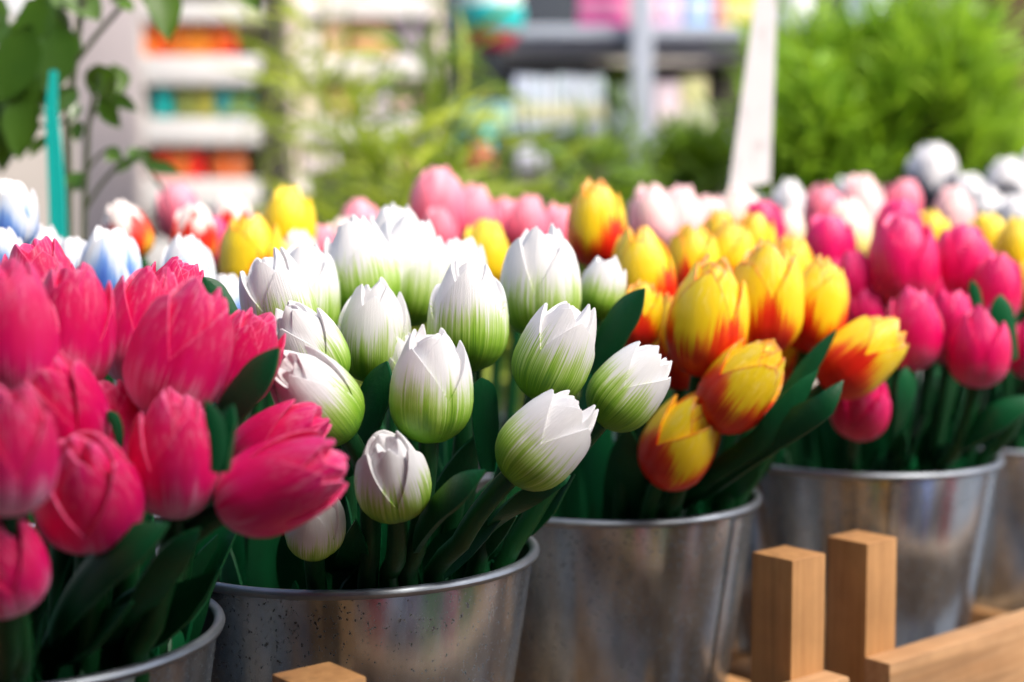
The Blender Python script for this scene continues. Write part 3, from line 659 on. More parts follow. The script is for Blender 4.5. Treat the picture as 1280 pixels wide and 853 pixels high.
box('plinth', (0, 0, 0.075), (0.29, 0.35, 0.15), plain('plinth_stone', (0.35, 0.32, 0.32), 0.8), pl, 0.01)

# white rack of jars
DW = 3.9
x0, _, w0, _, _ = rect(168, 0, 345, 10, DW)
rk = empty('display_rack', (x0, DW + 0.12, 0)); tag(rk, 'white display rack with deep shelf fronts and rows of coloured jars', 'rack')
WR = plain('rack_white', (0.80, 0.78, 0.75), 0.5, var=0.05)
box('back_panel', (0, 0.13, 1.0), (w0, 0.012, 2.0), plain('rack_back', (0.40, 0.36, 0.34), 0.6), rk, 0.002)
for s in (-1, 1): box('side_panel', (s * (w0 / 2 - 0.008), 0, 1.0), (0.016, 0.245, 2.0), plain('rack_side', (0.55, 0.50, 0.48), 0.6), rk, 0.002)
for v0, v1 in ((-75, -40), (2, 26), (70, 105), (148, 180), (224, 262), (300, 340)):
    _, z, _, h, _ = rect(168, v0, 345, v1, DW); box('shelf', (0, -0.002, z), (w0 - 0.036, 0.23, h), WR, rk, 0.006)
oj = (0.80, 0.20, 0.01); rj = (0.72, 0.05, 0.01); tj = (0.0, 0.36, 0.34)
for i, (u, c) in enumerate(((182, oj), (202, (0.8, 0.12, 0.01)), (226, (0.78, 0.22, 0.02)), (248, (0.85, 0.28, 0.02)), (270, (0.80, 0.16, 0.01)), (287, rj))):
    jar(u - 10, 27, u + 10, 69, DW + 0.05, c, (0.75, 0.2, 0.03), ['orange jar beside the hanging leaf, at one end of the top row', 'red orange jar second from the pillar, top row', 'dull orange jar in the middle of the top row', 'palest orange jar in the top row', 'reddish orange jar near the dark post, top row', 'red jar closest to the dark post, top row'][i], 'jar', 'jars on the white rack')
for i, (u, c, l) in enumerate(((204, tj, 'bright teal jar standing at the pillar end of the middle row'), (232, (0.22, 0.26, 0.06), 'olive green jar beside the bright teal one'), (256, (0.36, 0.34, 0.05), 'mustard green jar in the middle of the middle row'), (281, (0.02, 0.28, 0.30), 'dark teal jar beside the mustard one'), (306, (0.03, 0.25, 0.28), 'blue green jar closest to the dark post, middle row'))):
    jar(u - 12, 107, u + 12, 147, DW + 0.05, c, c, l, 'jar', 'jars on the white rack')
for i, (u, c, l) in enumerate(((206, rj, 'red orange jar at the pillar end of the bottom row'), (226, (0.7, 0.18, 0.03), 'brown orange jar in the bottom row'), (246, (0.75, 0.02, 0.01), 'pure red jar in the bottom row'), (276, (0.70, 0.15, 0.03), 'rust orange jar in the bottom row'), (298, (0.72, 0.20, 0.07), 'salmon orange jar closest to the dark post, bottom row'))):
    jar(u - 10, 183, u + 10, 223, DW + 0.05, c, (0.6, 0.2, 0.05), l, 'jar', 'jars on the white rack')
# dark post
x, z, w, h, zb = rect(332, 0, 356, 300, 3.3)
dp = empty('awning_post', (x, 3.3, 0)); tag(dp, 'thin dark brown awning post beside the white rack', 'post')
box('shaft', (0, 0, 1.4), (w, w, 2.8), plain('post_dark', (0.045, 0.035, 0.035), 0.5), dp, 0.004); box('foot', (0, 0, 0.01), (0.14, 0.14, 0.02), col((0.05, 0.04, 0.04)), dp, 0.003)

# cream rack with gift boxes
DC = 4.1
x0, _, w0, _, _ = rect(362, 0, 548, 10, DC)
rk = empty('gift_rack', (x0, DC + 0.12, 0)); tag(rk, 'cream gift rack seen through the bamboo leaves', 'rack')
box('back_panel', (0, 0.13, 1.0), (w0, 0.012, 2.1), plain('gift_back', (0.62, 0.52, 0.40), 0.6), rk, 0.002)
for s in (-1, 1): box('side_panel', (s * (w0 / 2 - 0.008), 0, 1.0), (0.016, 0.245, 2.1), plain('gift_side', (0.66, 0.58, 0.48), 0.6), rk, 0.002)
CR = plain('gift_white', (0.82, 0.80, 0.77), 0.5, var=0.05)
for v0, v1 in ((-10, 22), (70, 98), (146, 174), (215, 300)):
    _, z, _, h, _ = rect(168, v0, 345, v1, DC); box('shelf', (0, -0.002, z), (w0 - 0.036, 0.23, h), CR, rk, 0.006)
for u0, u1, v0, v1, c, l in ((372, 398, 34, 69, (0.75, 0.72, 0.70), 'white gift box on the upper shelf next to the dark post'), (405, 432, 28, 69, (0.72, 0.50, 0.30), 'sand coloured gift box on the upper shelf'), (440, 490, 24, 69, (0.66, 0.34, 0.18), 'wide apricot gift box on the upper shelf'), (496, 536, 26, 69, (0.52, 0.38, 0.56), 'lilac gift box on the upper shelf'),
                          (378, 402, 105, 145, (0.70, 0.62, 0.52), 'beige gift box on the middle shelf'), (456, 486, 105, 145, (0.74, 0.64, 0.78), 'pale lavender gift box on the middle shelf'), (490, 520, 112, 145, (0.80, 0.52, 0.50), 'pink gift box on the middle shelf'), (410, 440, 112, 145, (0.50, 0.36, 0.12), 'brown gift box on the middle shelf'),
                          (490, 522, 182, 214, (0.74, 0.36, 0.38), 'rose gift box on the lowest shelf'), (380, 420, 184, 214, (0.72, 0.66, 0.68), 'pale grey gift box on the lowest shelf')):
    packet(u0, v0, u1, v1, DC + 0.03, c, tuple(min(1, x * 1.15) for x in c), l, 'gift box', 'gift boxes on the cream rack', name='gift_box')

# grey display stand with books and toys
DS = 3.4
x0, _, w0, _, _ = rect(628, 0, 965, 10, DS)
st = empty('display_stand', (x0, DS + 0.2, 0)); tag(st, 'blue grey display stand with dark underside and metal post', 'display stand')
BG = plain('stand_bluegrey', (0.42, 0.46, 0.54), 0.5)
DKP = plain('stand_dark', (0.035, 0.024, 0.022), 0.7)
def shelfz(v): return at(640, v, DS).z
box('top_shelf', (0, 0, shelfz(40)), (w0, 0.42, 0.028), BG, st, 0.004)
box('fascia', (0, -0.195, shelfz(40) - 0.025), (w0 - 0.01, 0.012, 0.02), col((0.12, 0.12, 0.16)), st, 0.002)
box('back_panel', (0, 0.19, shelfz(40) / 2 - 0.012), (w0, 0.02, shelfz(40) - 0.030), DKP, st, 0.002)
box('lower_shelf', (0, 0.0, shelfz(174)), (w0, 0.36, 0.03), plain('stand_shelf', (0.16, 0.18, 0.22), 0.5), st, 0.004)
x, z, w, h, zb = rect(786, 0, 814, 300, DS)
box('post', (x - x0, -0.235, 1.3), (w, 0.03, 2.6), plain('stand_post', (0.42, 0.46, 0.54), 0.4), st, 0.004)
for u0, u1, v0, c, b, l in ((724, 785, -30, (0.74, 0.03, 0.30), (0.85, 0.3, 0.5), 'magenta carton on the blue grey stand'), (800, 826, -28, (0.80, 0.40, 0.60), (0.85, 0.6, 0.7), 'pink carton beside the metal post'), (828, 852, -24, (0.78, 0.52, 0.72), (0.8, 0.7, 0.8), 'lilac pink carton on the stand'), (856, 890, -26, (0.28, 0.50, 0.78), (0.6, 0.7, 0.85), 'sky blue carton on the stand'), (893, 906, -26, (0.80, 0.25, 0.25), (0.85, 0.5, 0.5), 'thin red carton on the stand'), (907, 948, -22, (0.88, 0.70, 0.08), (0.9, 0.8, 0.4), 'yellow carton on the stand behind the white tag')):
    packet(u0, v0, u1, 34, DS + 0.05, c, b, l, 'carton', 'cartons on top of the blue grey stand')
xs = [642, 655, 668, 682, 694, 708, 720, 733, 745, 757]
bc = [(0.52, 0.58, 0.72), (0.62, 0.68, 0.80), (0.55, 0.64, 0.74), (0.66, 0.70, 0.80), (0.50, 0.60, 0.66), (0.62, 0.66, 0.78), (0.58, 0.66, 0.74), (0.66, 0.72, 0.80), (0.55, 0.66, 0.70)]
bw = ['slate blue', 'pale periwinkle', 'grey blue', 'lilac white', 'sea grey', 'light lavender', 'misty blue', 'ice blue', 'pale teal']
for i in range(9):
    packet(xs[i] + 1, 96 + (i * 5) % 4, xs[i + 1] - 1, 166, DS - 0.005, bc[i], (0.70, 0.68, 0.42), '%s book with a yellow band, %s on the shelf' % (bw[i], 'first of its row' if i == 0 else 'beside the %s one' % bw[i - 1]), 'book', 'row of pale blue books', 0.12, 'book')
for u0, u1, v0, v1, c, l in ((768, 784, 110, 166, (0.45, 0.55, 0.50), 'grey green book standing alone by the metal post'), (818, 850, 104, 166, (0.80, 0.66, 0.72), 'pale pink carton right of the metal post'), (852, 884, 98, 132, (0.84, 0.80, 0.40), 'pale yellow carton stacked on a white one'), (852, 890, 133, 166, (0.84, 0.84, 0.62), 'cream white carton under the pale yellow one'), (800, 816, 118, 166, (0.72, 0.78, 0.84), 'narrow ice blue carton against the metal post')):
    packet(u0, v0, u1, v1, DS + 0.05, c, tuple(min(1, x * 1.1) for x in c), l, 'carton', 'cartons on the lower shelf')
x, z, w, h, zb = rect(645, 180, 685, 200, DS)
packet(646, 180, 686, 210, DS - 0.12, (0.66, 0.66, 0.78), (0.7, 0.7, 0.8), 'white lilac carton in front of the stand', 'carton', None)
sb = box('side_bench', (at(660, 210, DS).x, DS - 0.08, at(660, 214, DS - 0.12).z / 2), (1.0, 0.14, at(660, 211, DS - 0.12).z - 0.004), plain('bench_dark', (0.05, 0.05, 0.045), 0.7), None, 0.004); tag(sb, 'low dark bench below the pale blue books', 'bench')
# teal tin
x, z, w, h, zb = rect(566, -40, 656, 62, 3.2)
tn = empty('paper_lantern', (x, 3.2, zb)); tag(tn, 'round teal lantern with a pale top and crimson base', 'lantern'); r = w / 2
bm = bmesh.new(); lathe(bm, [(r * 0.55, 0), (r * 0.78, h * 0.12), (r * 0.84, h * 0.2)], 32); bm_obj('base', bm, col((0.62, 0.03, 0.10)), tn, 60)
bm = bmesh.new(); lathe(bm, [(r * 0.84, h * 0.2), (r * 0.97, h * 0.34), (r, h * 0.46), (r * 0.99, h * 0.5)], 32); bm_obj('body', bm, col((0.02, 0.50, 0.50)), tn, 60)
bm = bmesh.new(); lathe(bm, [(r * 0.90, h * 0.45), (r * 0.93, h * 0.62), (r * 0.78, h * 0.85), (r * 0.4, h * 0.98), (0.0001, h)], 32); bm_obj('cover', bm, col((0.72, 0.82, 0.82)), tn, 60)
vs, fs = tube_data([Vector((0, 0, h)), Vector((0, 0, h + 0.3)), Vector((0, 0, h + 1.0))], 0.004, 6); obj('cord', mesh_from('cord', vs, fs), col((0.1, 0.1, 0.1)), tn)
# small goods low in the middle
jar(594, 158, 618, 190, 3.0, (0.0, 0.45, 0.50), (0.05, 0.5, 0.5), 'turquoise pot among the bamboo leaves', 'pot', name='painted_pot')
jar(577, 180, 618, 212, 2.9, (0.50, 0.07, 0.07), (0.5, 0.15, 0.12), 'brick red pot low behind the bamboo leaves', 'pot', name='painted_pot')
packet(570, 130, 640, 165, 3.3, (0.30, 0.55, 0.50), (0.45, 0.60, 0.25), 'sea green carton behind the bamboo leaves', 'carton')
packet(566, 135, 590, 196, 3.32, (0.03, 0.32, 0.36), (0.05, 0.4, 0.4), 'dark teal carton behind the bamboo stems', 'carton')
mb = box('goods_bench', (at(600, 200, 3.1).x, 3.12, at(600, 213, 3.0).z / 2), (0.22, 0.46, at(600, 213, 3.0).z - 0.004), plain('goods_bench_dark', (0.06, 0.055, 0.05), 0.7), None, 0.004); tag(mb, 'narrow dark bench carrying the turquoise and brick red pots', 'bench')
mb2 = box('goods_step', (at(600, 200, 3.33).x, 3.40, at(600, 196, 3.3).z / 2), (0.2, 0.09, at(600, 196, 3.32).z - 0.002), plain('goods_step_dark', (0.06, 0.055, 0.05), 0.7), None, 0.004); tag(mb2, 'dark step behind the pots with sea green cartons', 'step')
# round pale things behind the shrub
for u0, u1, v0, v1, c, l in ((968, 1016, -30, 32, (0.78, 0.82, 0.80), 'white round jar beside the white tag, high behind the shrub'), (1062, 1112, -40, 30, (0.66, 0.78, 0.84), 'pale blue round jar high behind the shrub')):
    jar(u0, v0, u1, v1, 3.0, c, c, l, 'jar', 'pale jars behind the shrub')
hs = box('high_shelf', (at(1040, 36, 3.0).x, 3.02, at(1040, 36, 3.0).z), (0.34, 0.16, 0.02), BG, None, 0.003); tag(hs, 'short blue grey shelf board under the two pale jars', 'shelf')
for s in (-1, 1): box('leg', (s * 0.14, 0.04, -hs.location.z / 2 - 0.005), (0.02, 0.02, hs.location.z - 0.012), BG, hs, 0.002)
x, z, w, h, zb = rect(1155, 5, 1225, 90, 3.2)
gp = box('grey_panel', (x, 3.2, (z + h / 2) / 2), (w, 0.03, z + h / 2), plain('panel_grey', (0.36, 0.34, 0.33), 0.6), None, 0.004); tag(gp, 'plain grey panel standing behind the tip of the shrub', 'panel')
x, z, w, h, zb = rect(1232, -80, 1420, 250, 3.4)
cb_ = empty('brown_cabinet', (x, 3.5, 0)); tag(cb_, 'dark red brown cabinet at the upper corner behind the shrub', 'cabinet')
box('body', (0, 0, 1.0), (w, 0.3, 2.0), plain('cabinet_brown', (0.085, 0.022, 0.014), 0.5), cb_, 0.006); box('cornice', (0, -0.01, 2.02), (w + 0.04, 0.34, 0.04), col((0.08, 0.02, 0.015)), cb_, 0.006)
# white wedge at upper corner: awning valance
x, z, w, h, zb = rect(-120, -200, 40, 22, 4.4)
aw = box('awning_valance', (x, 4.4, z), (w, 0.02, h), plain('canvas_white', (0.80, 0.82, 0.84), 0.7), None, 0.004); tag(aw, 'white canvas valance just showing above the dark climbing leaves', 'awning')
vs, fs = tube_data([Vector((0, 0.025, -z)), Vector((0, 0.025, 0)), Vector((0, 0.025, h / 2))], 0.015, 8); obj('pole', mesh_from('pole', vs, fs, 40), col((0.3, 0.3, 0.3)), aw)

# tag on a stick
DT = 1.26
tg = empty('price_tag', at(930, 300, DT)); tag(tg, 'tall white tag leaning right on a thin wooden stick', 'tag'); o0 = at(930, 300, DT)
pts = [(911, 240), (963, 228), (973, -40), (950, -40)]
vs = [at(u, v, DT) - o0 for u, v in pts]; vs += [p + Vector((0, 0.004, 0)) for p in vs]
tm = NT('tag_card'); tcx = tm.node('ShaderNodeTexCoord'); nn = tm.noise(tm.mapping(tcx.outputs['Object'], (1, 1, 0.35)), 90, 3, 0.6); n2 = tm.noise(tcx.outputs['Object'], 14, 3)
tm.link(tm.mix(tm.math('MULTIPLY', tm.math('SUBTRACT', nn, 0.56), 5.0, True), tm.mix(n2, (0.74, 0.73, 0.74), (0.84, 0.83, 0.84)), (0.42, 0.38, 0.40)), tm.b.inputs['Base Color']); tm.set(Roughness=0.6)
obj('card', mesh_from('card', vs, [(0, 1, 2, 3), (7, 6, 5, 4), (0, 4, 5, 1), (1, 5, 6, 2), (2, 6, 7, 3), (3, 7, 4, 0)]), tm.m, tg)
vs, fs = tube_data([at(918, 380, DT + .006) - o0, at(926, 290, DT + .006) - o0, at(936, 225, DT + .006) - o0], 0.0042, 8); obj('stick', mesh_from('stick', vs, fs, 40), col((0.50, 0.30, 0.14)), tg)
# teal stake
st0 = at(74, 330, 1.06)
sk = empty('plant_stake', st0); tag(sk, 'flat teal plant stake beside the climbing plant stems', 'stake')
pth = [(66, 88, 5), (63, 140, 9), (66, 175, 11), (70, 240, 12.5), (73, 330, 13), (77, 420, 13)]
bm = bmesh.new(); prev = None
for u, v, hw in pth:
    p = [at(u - hw * 0.8, v, 1.06) - st0, at(u + hw * 0.8, v, 1.06) - st0]; q = [x + Vector((0, 0.004, 0)) for x in p]
    ring = [bm.verts.new(x) for x in (p[0], p[1], q[1], q[0])]
    if prev:
        for i in range(4): bm.faces.new((prev[i], prev[(i + 1) % 4], ring[(i + 1) % 4], ring[i]))
    else: bm.faces.new(ring)
    prev = ring
bm.faces.new(prev[::-1]); bm_obj('blade', bm, col((0.01, 0.40, 0.36), 0.3), sk)
vs, fs = tube_data([at(77, 420, 1.062) - st0, Vector((0, 0.002, TAB + 0.02 - st0.z))], 0.004, 6); obj('spike', mesh_from('spike', vs, fs), col((0.0, 0.33, 0.30)), sk)

# ------------------------------------------------------------------ plants
def foliage_mat(name, a, b, rough=0.45, trans=0.35):
    t = NT(name); at_ = t.attr('lf').outputs['Fac']
    tc = t.node('ShaderNodeTexCoord'); n = t.noise(tc.outputs['Object'], 40, 3)
    f = t.math('ADD', t.math('MULTIPLY', at_, 0.8), t.math('MULTIPLY', n, 0.2), True)
    c = t.mix(f, a, b); t.link(c, t.b.inputs['Base Color']); t.set(Roughness=rough)
    tr = t.node('ShaderNodeBsdfTranslucent'); t.link(t.mix(0.5, c, (0.35, 0.5, 0.02)), tr.inputs['Color'])
    mx = t.node('ShaderNodeMixShader'); mx.inputs[0].default_value = trans
    out = t.n['Material Output']
    t.link(t.b.outputs[0], mx.inputs[1]); t.link(tr.outputs[0], mx.inputs[2]); t.link(mx.outputs[0], out.inputs['Surface'])
    return t.m
class Leaves:
    def __init__(s): s.v, s.f, s.a = [], [], []
    def add(s, p, d, L, w, n=None, curl=0.15, val=None, rng=random):
        d = d.normalized(); n = n or Vector((rng.uniform(-1, 1), rng.uniform(-1, 0.2), rng.uniform(0, 1)))
        n = n - d * n.dot(d)
        if n.length < 1e-3: n = d.orthogonal()
        n.normalize(); q = d.cross(n); a = rng.random() if val is None else val
        b = len(s.v)
        for t, ww, cz in ((0, 0.05, 0), (0.28, 0.85, 0.02), (0.55, 1.0, 0), (0.8, 0.6, -0.4), (1, 0.0, -1.0)):
            c = p + d * (L * t) + n * (curl * L * cz)
            for sgn in (-1, 0, 1):
                s.v.append(c + q * (sgn * w * 0.5 * ww) + n * (0.12 * w * abs(sgn))); s.a.append(a)
        for i in range(4):
            for k in range(2):
                s.f.append((b + i * 3 + k, b + i * 3 + k + 1, b + i * 3 + 4 + k, b + i * 3 + 3 + k))
    def build(s, name, mat, parent):
        o0 = parent.location
        me = mesh_from(name, [v - o0 for v in s.v], s.f, 60)
        x = me.attributes.new('lf', 'FLOAT', 'POINT'); x.data.foreach_set('value', s.a)
        return obj(name, me, mat, parent)
def merge_tubes(lst, origin):
    V, Fc = [], []
    for pts, r in lst:
        vs, fs = tube_data(pts, r, 6); b = len(V); V += [v - origin for v in vs]; Fc += [tuple(i + b for i in f) for f in fs]
    return mesh_from('stem', V, Fc, 50)
def pot(e, r, h, c):
    bm = bmesh.new(); lathe(bm, [(0.0001, 0), (r * 0.72, 0), (r * 0.95, h * 0.86), (r, h * 0.86), (r, h), (r * 0.9, h), (r * 0.88, h * 0.9), (0.0001, h * 0.9)], 24); bm_obj('pot', bm, c, e, 40)
TERRA = plain('terracotta', (0.28, 0.10, 0.05), 0.8)
# climbing plant with broad leaves
rng = random.Random(3)
DPL = 1.12
e = empty('climbing_plant', Vector((at(98, 300, DPL).x, DPL, TAB))); tag(e, 'dark broad leaved plant on thin stems beside the teal stake', 'plant')
st_l = [([Vector((e.location.x, DPL, TAB + 0.08)), at(86, 300, DPL), at(85, 230, DPL), at(84, 150, DPL), at(93, 80, DPL), at(100, 20, DPL), at(112, -40, DPL)], 0.0032),
        ([Vector((e.location.x, DPL, TAB + 0.08)), at(104, 310, DPL), at(106, 240, DPL), at(110, 160, DPL), at(118, 120, DPL)], 0.0024),
        ([at(93, 80, DPL), at(120, 45, DPL), at(150, 10, DPL), at(165, -20, DPL)], 0.0022),
        ([at(106, 262, DPL), at(125, 232, DPL), at(148, 205, DPL), at(172, 192, DPL), at(205, 240, DPL)], 0.0017),
        ([at(107, 215, DPL), at(122, 196, DPL), at(135, 186, DPL)], 0.0014), ([at(112, 150, DPL), at(125, 130, DPL), at(140, 100, DPL)], 0.0014),
        ([at(84, 150, DPL), at(60, 160, DPL), at(30, 150, DPL)], 0.0016), ([at(97, 50, DPL), at(60, 30, DPL), at(20, 20, DPL)], 0.002), ([at(110, -20, DPL), at(160, -40, DPL), at(205, -35, DPL)], 0.002)]
obj('stem', merge_tubes(st_l, e.location), plain('twig_green', (0.045, 0.06, 0.02), 0.6), e)
lv = Leaves()
def L2(u0, v0, u1, v1, w, val, dd=0.0, face=(-0.1, -1, 0.35)):
    a = at(u0, v0, DPL + dd); b = at(u1, v1, DPL + dd - 0.01)
    lv.add(a, b - a, (b - a).length, w * DPL / F, Vector(face), 0.12, val, rng)
for q in [(60, -10, 30, 70, 46, .25), (70, 10, 10, 90, 60, .3), (40, 30, 0, 130, 55, .12), (75, 30, 60, 120, 50, .1), (70, 60, 40, 150, 52, .35), (45, 70, 20, 160, 40, .2), (20, 60, -10, 190, 48, .3), (30, 110, 22, 200, 44, .25), (-5, 90, 5, 190, 48, .4), (10, 20, -30, 60, 50, .3),
          (85, -15, 125, 25, 44, .55), (55, -30, 110, 15, 50, .5), (60, 0, 88, 60, 40, .2), (195, -40, 212, 52, 44, .5), (188, -30, 200, 20, 34, .6), (300, -30, 322, 14, 26, .6), (150, 0, 165, 14, 20, .8), (140, 5, 160, -20, 22, .6),
          (118, 120, 122, 80, 36, .5), (140, 82, 152, 118, 34, .75), (122, 82, 140, 125, 38, .55), (125, 118, 148, 160, 28, .2), (135, 118, 172, 138, 20, .1), (96, 112, 62, 130, 24, .1), (98, 112, 72, 140, 22, .15), (100, 130, 88, 150, 14, .15), (98, 150, 96, 178, 20, .05),
          (112, 220, 78, 240, 28, .15), (105, 218, 80, 232, 24, .2), (135, 186, 152, 200, 18, .8), (148, 188, 132, 202, 14, .75), (165, 192, 190, 200, 22, .2), (172, 195, 145, 215, 16, .15), (180, 205, 225, 215, 18, .2), (172, 185, 160, 198, 16, .3),
          (60, 170, 36, 195, 18, .5), (36, 170, 20, 150, 20, .5), (5, 0, -20, 30, 40, .4), (90, 40, 82, 80, 34, .15), (35, 0, 62, 50, 42, .2), (15, 150, 0, 215, 34, .3), (52, 90, 72, 150, 34, .2)]:
    L2(*q, dd=rng.uniform(-0.05, 0.03), face=(rng.uniform(-0.5, 0.5), -1, rng.uniform(0, 0.7)))
lv.build('foliage', foliage_mat('leaf_dark', (0.012, 0.05, 0.008), (0.10, 0.20, 0.014), 0.28, 0.2), e)
pot(e, 0.05, 0.10, TERRA)

BAMB = foliage_mat('leaf_bamboo', (0.15, 0.25, 0.014), (0.50, 0.56, 0.04), 0.45, 0.45)
BSTEM = plain('bamboo_stem', (0.16, 0.20, 0.03), 0.5)
def bamboo(u, d, vtop, label, n=5, spread=0.12, nl=60, seed=1, L=0.10, w=0.010, mat=None, z0=0.0, ph=0.22):
    rng = random.Random(seed); b = at(u, 300, d); b.z = z0
    e = empty('bamboo_plant', b); tag(e, label, 'bamboo plant', 'bamboo plants behind the tulips'); ztop = at(u, vtop, d).z
    tubes, lv = [], Leaves()
    for i in range(n):
        off = Vector((rng.uniform(-1, 1), rng.uniform(-1, 1), 0)) * 0.04
        tip = Vector((b.x + rng.uniform(-1, 1) * spread, d + rng.uniform(-1, 1) * spread * 0.6, ztop * rng.uniform(0.93, 1.04) if z0 < 0.1 else z0 + (ztop - z0) * rng.uniform(0.75, 1.05)))
        p = bez([b + off + Vector((0, 0, ph * 0.9)), b + off * 1.2 + Vector((0, 0, (tip.z - z0) * 0.7)), tip], 10)
        tubes.append((p, [0.004 * (1 - 0.7 * k / 10) for k in range(11)]))
        for k in range(nl):
            t = rng.uniform(0.42, 1.0); q = p[0].lerp(p[-1], t); j = t * 10; j0 = int(min(j, 9)); q = p[j0].lerp(p[j0 + 1], j - j0)
            dr = Vector((rng.uniform(-1, 1), rng.uniform(-1, 1), rng.uniform(-0.5, 0.9)))
            q = q + dr.normalized() * rng.uniform(0, 0.04)
            lv.add(q, dr, L * rng.uniform(0.6, 1.25), w * rng.uniform(0.7, 1.3), None, rng.uniform(0.1, 0.5), None, rng)
    obj('stem', merge_tubes(tubes, e.location), BSTEM, e); lv.build('foliage', mat or BAMB, e); pot(e, 0.09, ph, TERRA)
bamboo(400, 2.2, -10, 'tall yellow green bamboo beside the dark post', 5, 0.10, 20, 1, w=0.008)
bamboo(465, 2.0, 60, 'middle bamboo with pale upright stems before the cream rack', 5, 0.10, 18, 2, w=0.008)
bamboo(545, 2.1, 20, 'dense dark green bamboo below the teal lantern', 4, 0.05, 40, 3, mat=foliage_mat('leaf_bamboo_dark', (0.04, 0.13, 0.014), (0.22, 0.34, 0.025), 0.45, 0.35))
bamboo(345, 2.5, -40, 'thin bamboo wrapped round the dark post', 3, 0.06, 14, 4)
#bamboo(650, 2.3, 90, 'thin arching bamboo in front of the pale blue books', 2, 0.14, 8, 5)
#bamboo(740, 2.4, 60, 'sparse bamboo below the magenta carton', 3, 0.14, 8, 6)
bamboo(1240, 2.3, 30, 'upright yellow green bamboo against the brown cabinet', 3, 0.08, 26, 8)
bamboo(700, 2.0, 212, 'low leafy bamboo behind the coral tulips', 6, 0.13, 70, 9, mat=bpy.data.materials['leaf_bamboo_dark'])
bamboo(610, 2.0, 200, 'low bright bamboo behind the highest coral tulip', 5, 0.10, 50, 10)
bamboo(830, 2.1, 165, 'dark leafy bamboo below the white and yellow cartons', 7, 0.12, 80, 11, mat=bpy.data.materials['leaf_bamboo_dark'])
bamboo(490, 1.9, 160, 'grassy bamboo behind the leftmost coral tulip', 6, 0.10, 50, 12, L=0.14)

# bright green feathery shrub
def shrub(u, v, ru, rv, d, label, n, seed, mat, group=None, name='feathery_shrub', L=0.055):
    rng = random.Random(seed); c = at(u, v, d); rx = ru * d / F; rz_ = rv * d / F
    e = empty(name, Vector((c.x, d, 0))); tag(e, label, 'shrub', group); lv = Leaves(); tubes = []
    root = Vector((c.x, d, c.z - rz_ * 1.1))
    tubes.append(([Vector((c.x, d, 0.25)), root, c], 0.010))
    for i in range(n):
        # a spray: a twig that fans short needles
        th, ph_ = rng.uniform(0, 6.283), math.acos(rng.uniform(-0.75, 1)); rr = rng.uniform(0.35, 1.12) ** 0.7 * (0.85 + 0.36 * math.sin(3 * th + seed) * math.sin(2 * ph_))
        tip = c + Vector((rx * rr * math.sin(ph_) * math.cos(th), rx * rr * 0.8 * math.sin(ph_) * math.sin(th), rz_ * rr * math.cos(ph_)))
        inn = root.lerp(tip, 0.62) + Vector((0, 0, -0.01))
        dr = (tip - inn).normalized() + Vector((rng.uniform(-0.5, 0.5), rng.uniform(-0.5, 0.5), rng.uniform(-0.1, 0.5))); dr.normalize()
        val = rng.random()
        if i % 4 == 0: tubes.append(([root.lerp(inn, 0.2), inn, tip], [0.003, 0.002, 0.0008]))
        for k in range(9):
            q = tip - dr * (0.06 * (1 - k / 8))
            dd = dr * 0.8 + Vector((rng.uniform(-1, 1), rng.uniform(-1, 1), rng.uniform(-0.6, 0.8))) * 0.75
            lv.add(q, dd, L * rng.uniform(0.6, 1.2), 0.0055 * rng.uniform(0.8, 1.5), None, 0.2, min(1, max(0, val + rng.uniform(-0.25, 0.25))), rng)
    obj('stem', merge_tubes(tubes, e.location), plain('bark_brown', (0.09, 0.055, 0.03), 0.8), e); lv.build('foliage', mat, e); pot(e, 0.13, 0.30, TERRA)
FEA = foliage_mat('leaf_feathery', (0.13, 0.33, 0.010), (0.46, 0.70, 0.05), 0.5, 0.45)
shrub(1105, 150, 165, 125, 2.0, 'big bright green feathery shrub behind the pale pink tulips', 620, 5, FEA, L=0.095)
shrub(1010, 175, 70, 80, 1.9, 'smaller green feathery shrub right behind the white tag', 380, 6, FEA, name='feathery_shrub')
shrub(866, 200, 56, 40, 2.2, 'dark green feathery shrub left of the white tag', 130, 9, foliage_mat('leaf_feathery_dark', (0.06, 0.18, 0.010), (0.24, 0.38, 0.02), 0.5, 0.35))

# ------------------------------------------------------------------ unseen tins added on the near table edge for the steel to mirror
gc = [((0.80, 0.35, 0.02), 'orange'), ((0.70, 0.05, 0.08), 'red'), ((0.82, 0.62, 0.05), 'yellow'), ((0.20, 0.30, 0.70), 'blue'), ((0.10, 0.45, 0.12), 'green'), ((0.80, 0.42, 0.34), 'salmon'), ((0.55, 0.65, 0.80), 'pale blue'), ((0.25, 0.62, 0.25), 'grass green'), ((0.78, 0.75, 0.55), 'cream'), ((0.78, 0.18, 0.35), 'pink'), ((0.30, 0.42, 0.70), 'mid blue'), ((0.60, 0.50, 0.70), 'lilac')]
for i in range(18):
    t = -0.36 + 0.052 * i; c, nm = gc[(i * 5) % 12]
    p = row(t, 0.262 + 0.03 * ((i * 2) % 3), TAB)
    e = empty('added_tin', p, RZ); tag(e, '%s %s tin added out of view on the near table edge%s' % (['short', 'middling', 'tall'][i % 3], nm, ', at the end towards the crate posts' if i >= 12 else ', towards the crimson tulips'), 'tin', 'added tins on the near table edge')
    wv = 0.030 + 0.012 * ((i * 7) % 3) / 2; hv = 0.115 + 0.010 * (i % 3)
    box('body', (0, 0, hv / 2), (wv, 0.05, hv), col(c, 0.4), e, 0.004); box('lid', (0, 0, hv + 0.005), (wv + 0.003, 0.053, 0.009), col(c, 0.35), e, 0.003)
aw2 = empty('added_awning', (0, -0.9, 0)); tag(aw2, 'dark canvas awning added out of view to shade the near side of the stall', 'awning')  # unseen canopy, added to keep sun and sky off the near tulips
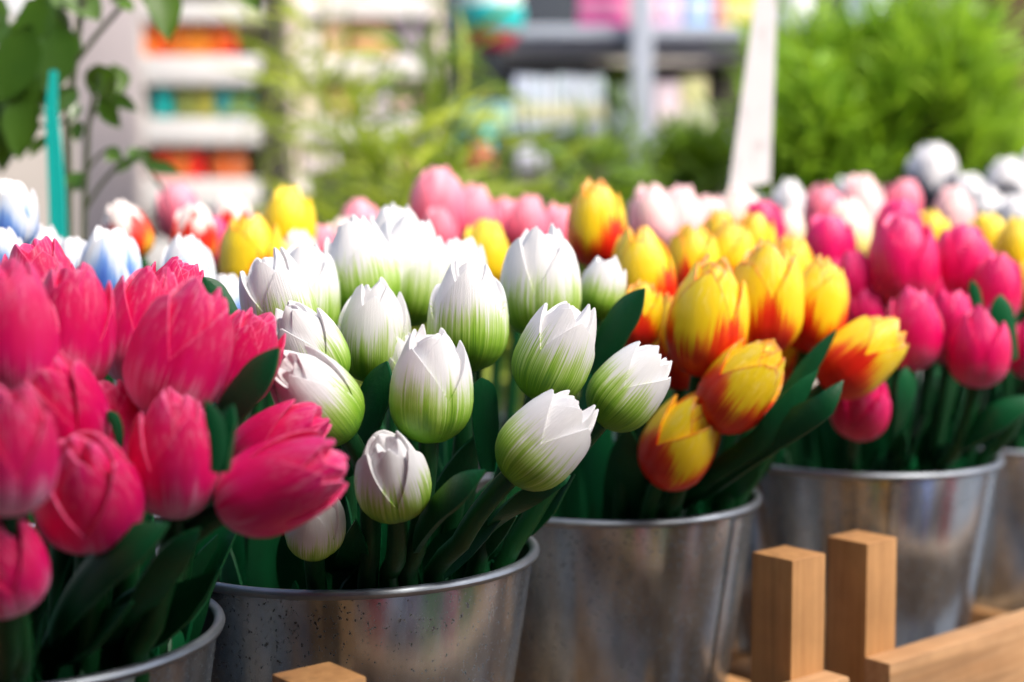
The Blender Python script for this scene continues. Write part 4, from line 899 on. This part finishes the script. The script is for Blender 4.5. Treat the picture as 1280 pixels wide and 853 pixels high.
bm = bmesh.new(); add_box(bm, (0.0, -0.56, 2.25), (5.0, 2.6, 0.02), 0.004)
bm_obj('canvas', bm, plain('canvas_dark', (0.06, 0.075, 0.07), 0.8), aw2, 40)
for sx in (-1, 1): box('pole', (sx * 2.2 - 0.2, -1.0, 1.12), (0.04, 0.04, 2.236), col((0.3, 0.3, 0.3)), aw2, 0.003); box('pole', (sx * 2.2 - 0.2, 0.2, 1.12), (0.04, 0.04, 2.236), col((0.3, 0.3, 0.3)), aw2, 0.003)
ob_ = empty('added_opposite_building', (0, -5.0, 0)); tag(ob_, 'dark brick building added on the near side of the street, outside the picture', 'building')  # unseen, added behind the camera to block the low sky
box('wall', (0, -0.3, 3.0), (26, 0.6, 6.0), plain('brick_dark', (0.09, 0.06, 0.05), 0.8, var=0.3, scale=9), ob_, 0.01)
for i in range(5): box('window', (-6 + 3 * i, 0.0, 1.6), (1.6, 0.06, 1.8), col((0.03, 0.035, 0.04), 0.1), ob_, 0.01)
# ------------------------------------------------------------------ light
w = bpy.data.worlds.new('World'); SC.world = w; w.use_nodes = True
nt = w.node_tree; sky = nt.nodes.new('ShaderNodeTexSky'); sky.sky_type = 'NISHITA'; sky.sun_disc = False
SUN_AZ, SUN_EL = R(128), R(48)            # azimuth from +y towards +x
sky.sun_elevation = SUN_EL; sky.sun_rotation = SUN_AZ; sky.dust_density = 4.0; sky.air_density = 0.8; sky.ozone_density = 0.6
nt.links.new(sky.outputs[0], nt.nodes['Background'].inputs[0]); nt.nodes['Background'].inputs[1].default_value = 0.145
sd = Vector((math.sin(SUN_AZ) * math.cos(SUN_EL), math.cos(SUN_AZ) * math.cos(SUN_EL), math.sin(SUN_EL)))
s = bpy.data.lights.new('sun', 'SUN'); s.energy = 2.2; s.angle = R(30); s.color = (1.0, 0.95, 0.87)
so = bpy.data.objects.new('sun', s); C.objects.link(so); so.rotation_euler = (-sd).to_track_quat('-Z', 'Y').to_euler(); so.location = (0, 0, 5)
SC.view_settings.view_transform = 'Standard'; SC.view_settings.look = 'None'; SC.view_settings.exposure = 1.12; SC.view_settings.gamma = 1
SC.view_settings.use_curve_mapping = False
SC.cycles.use_denoising = True
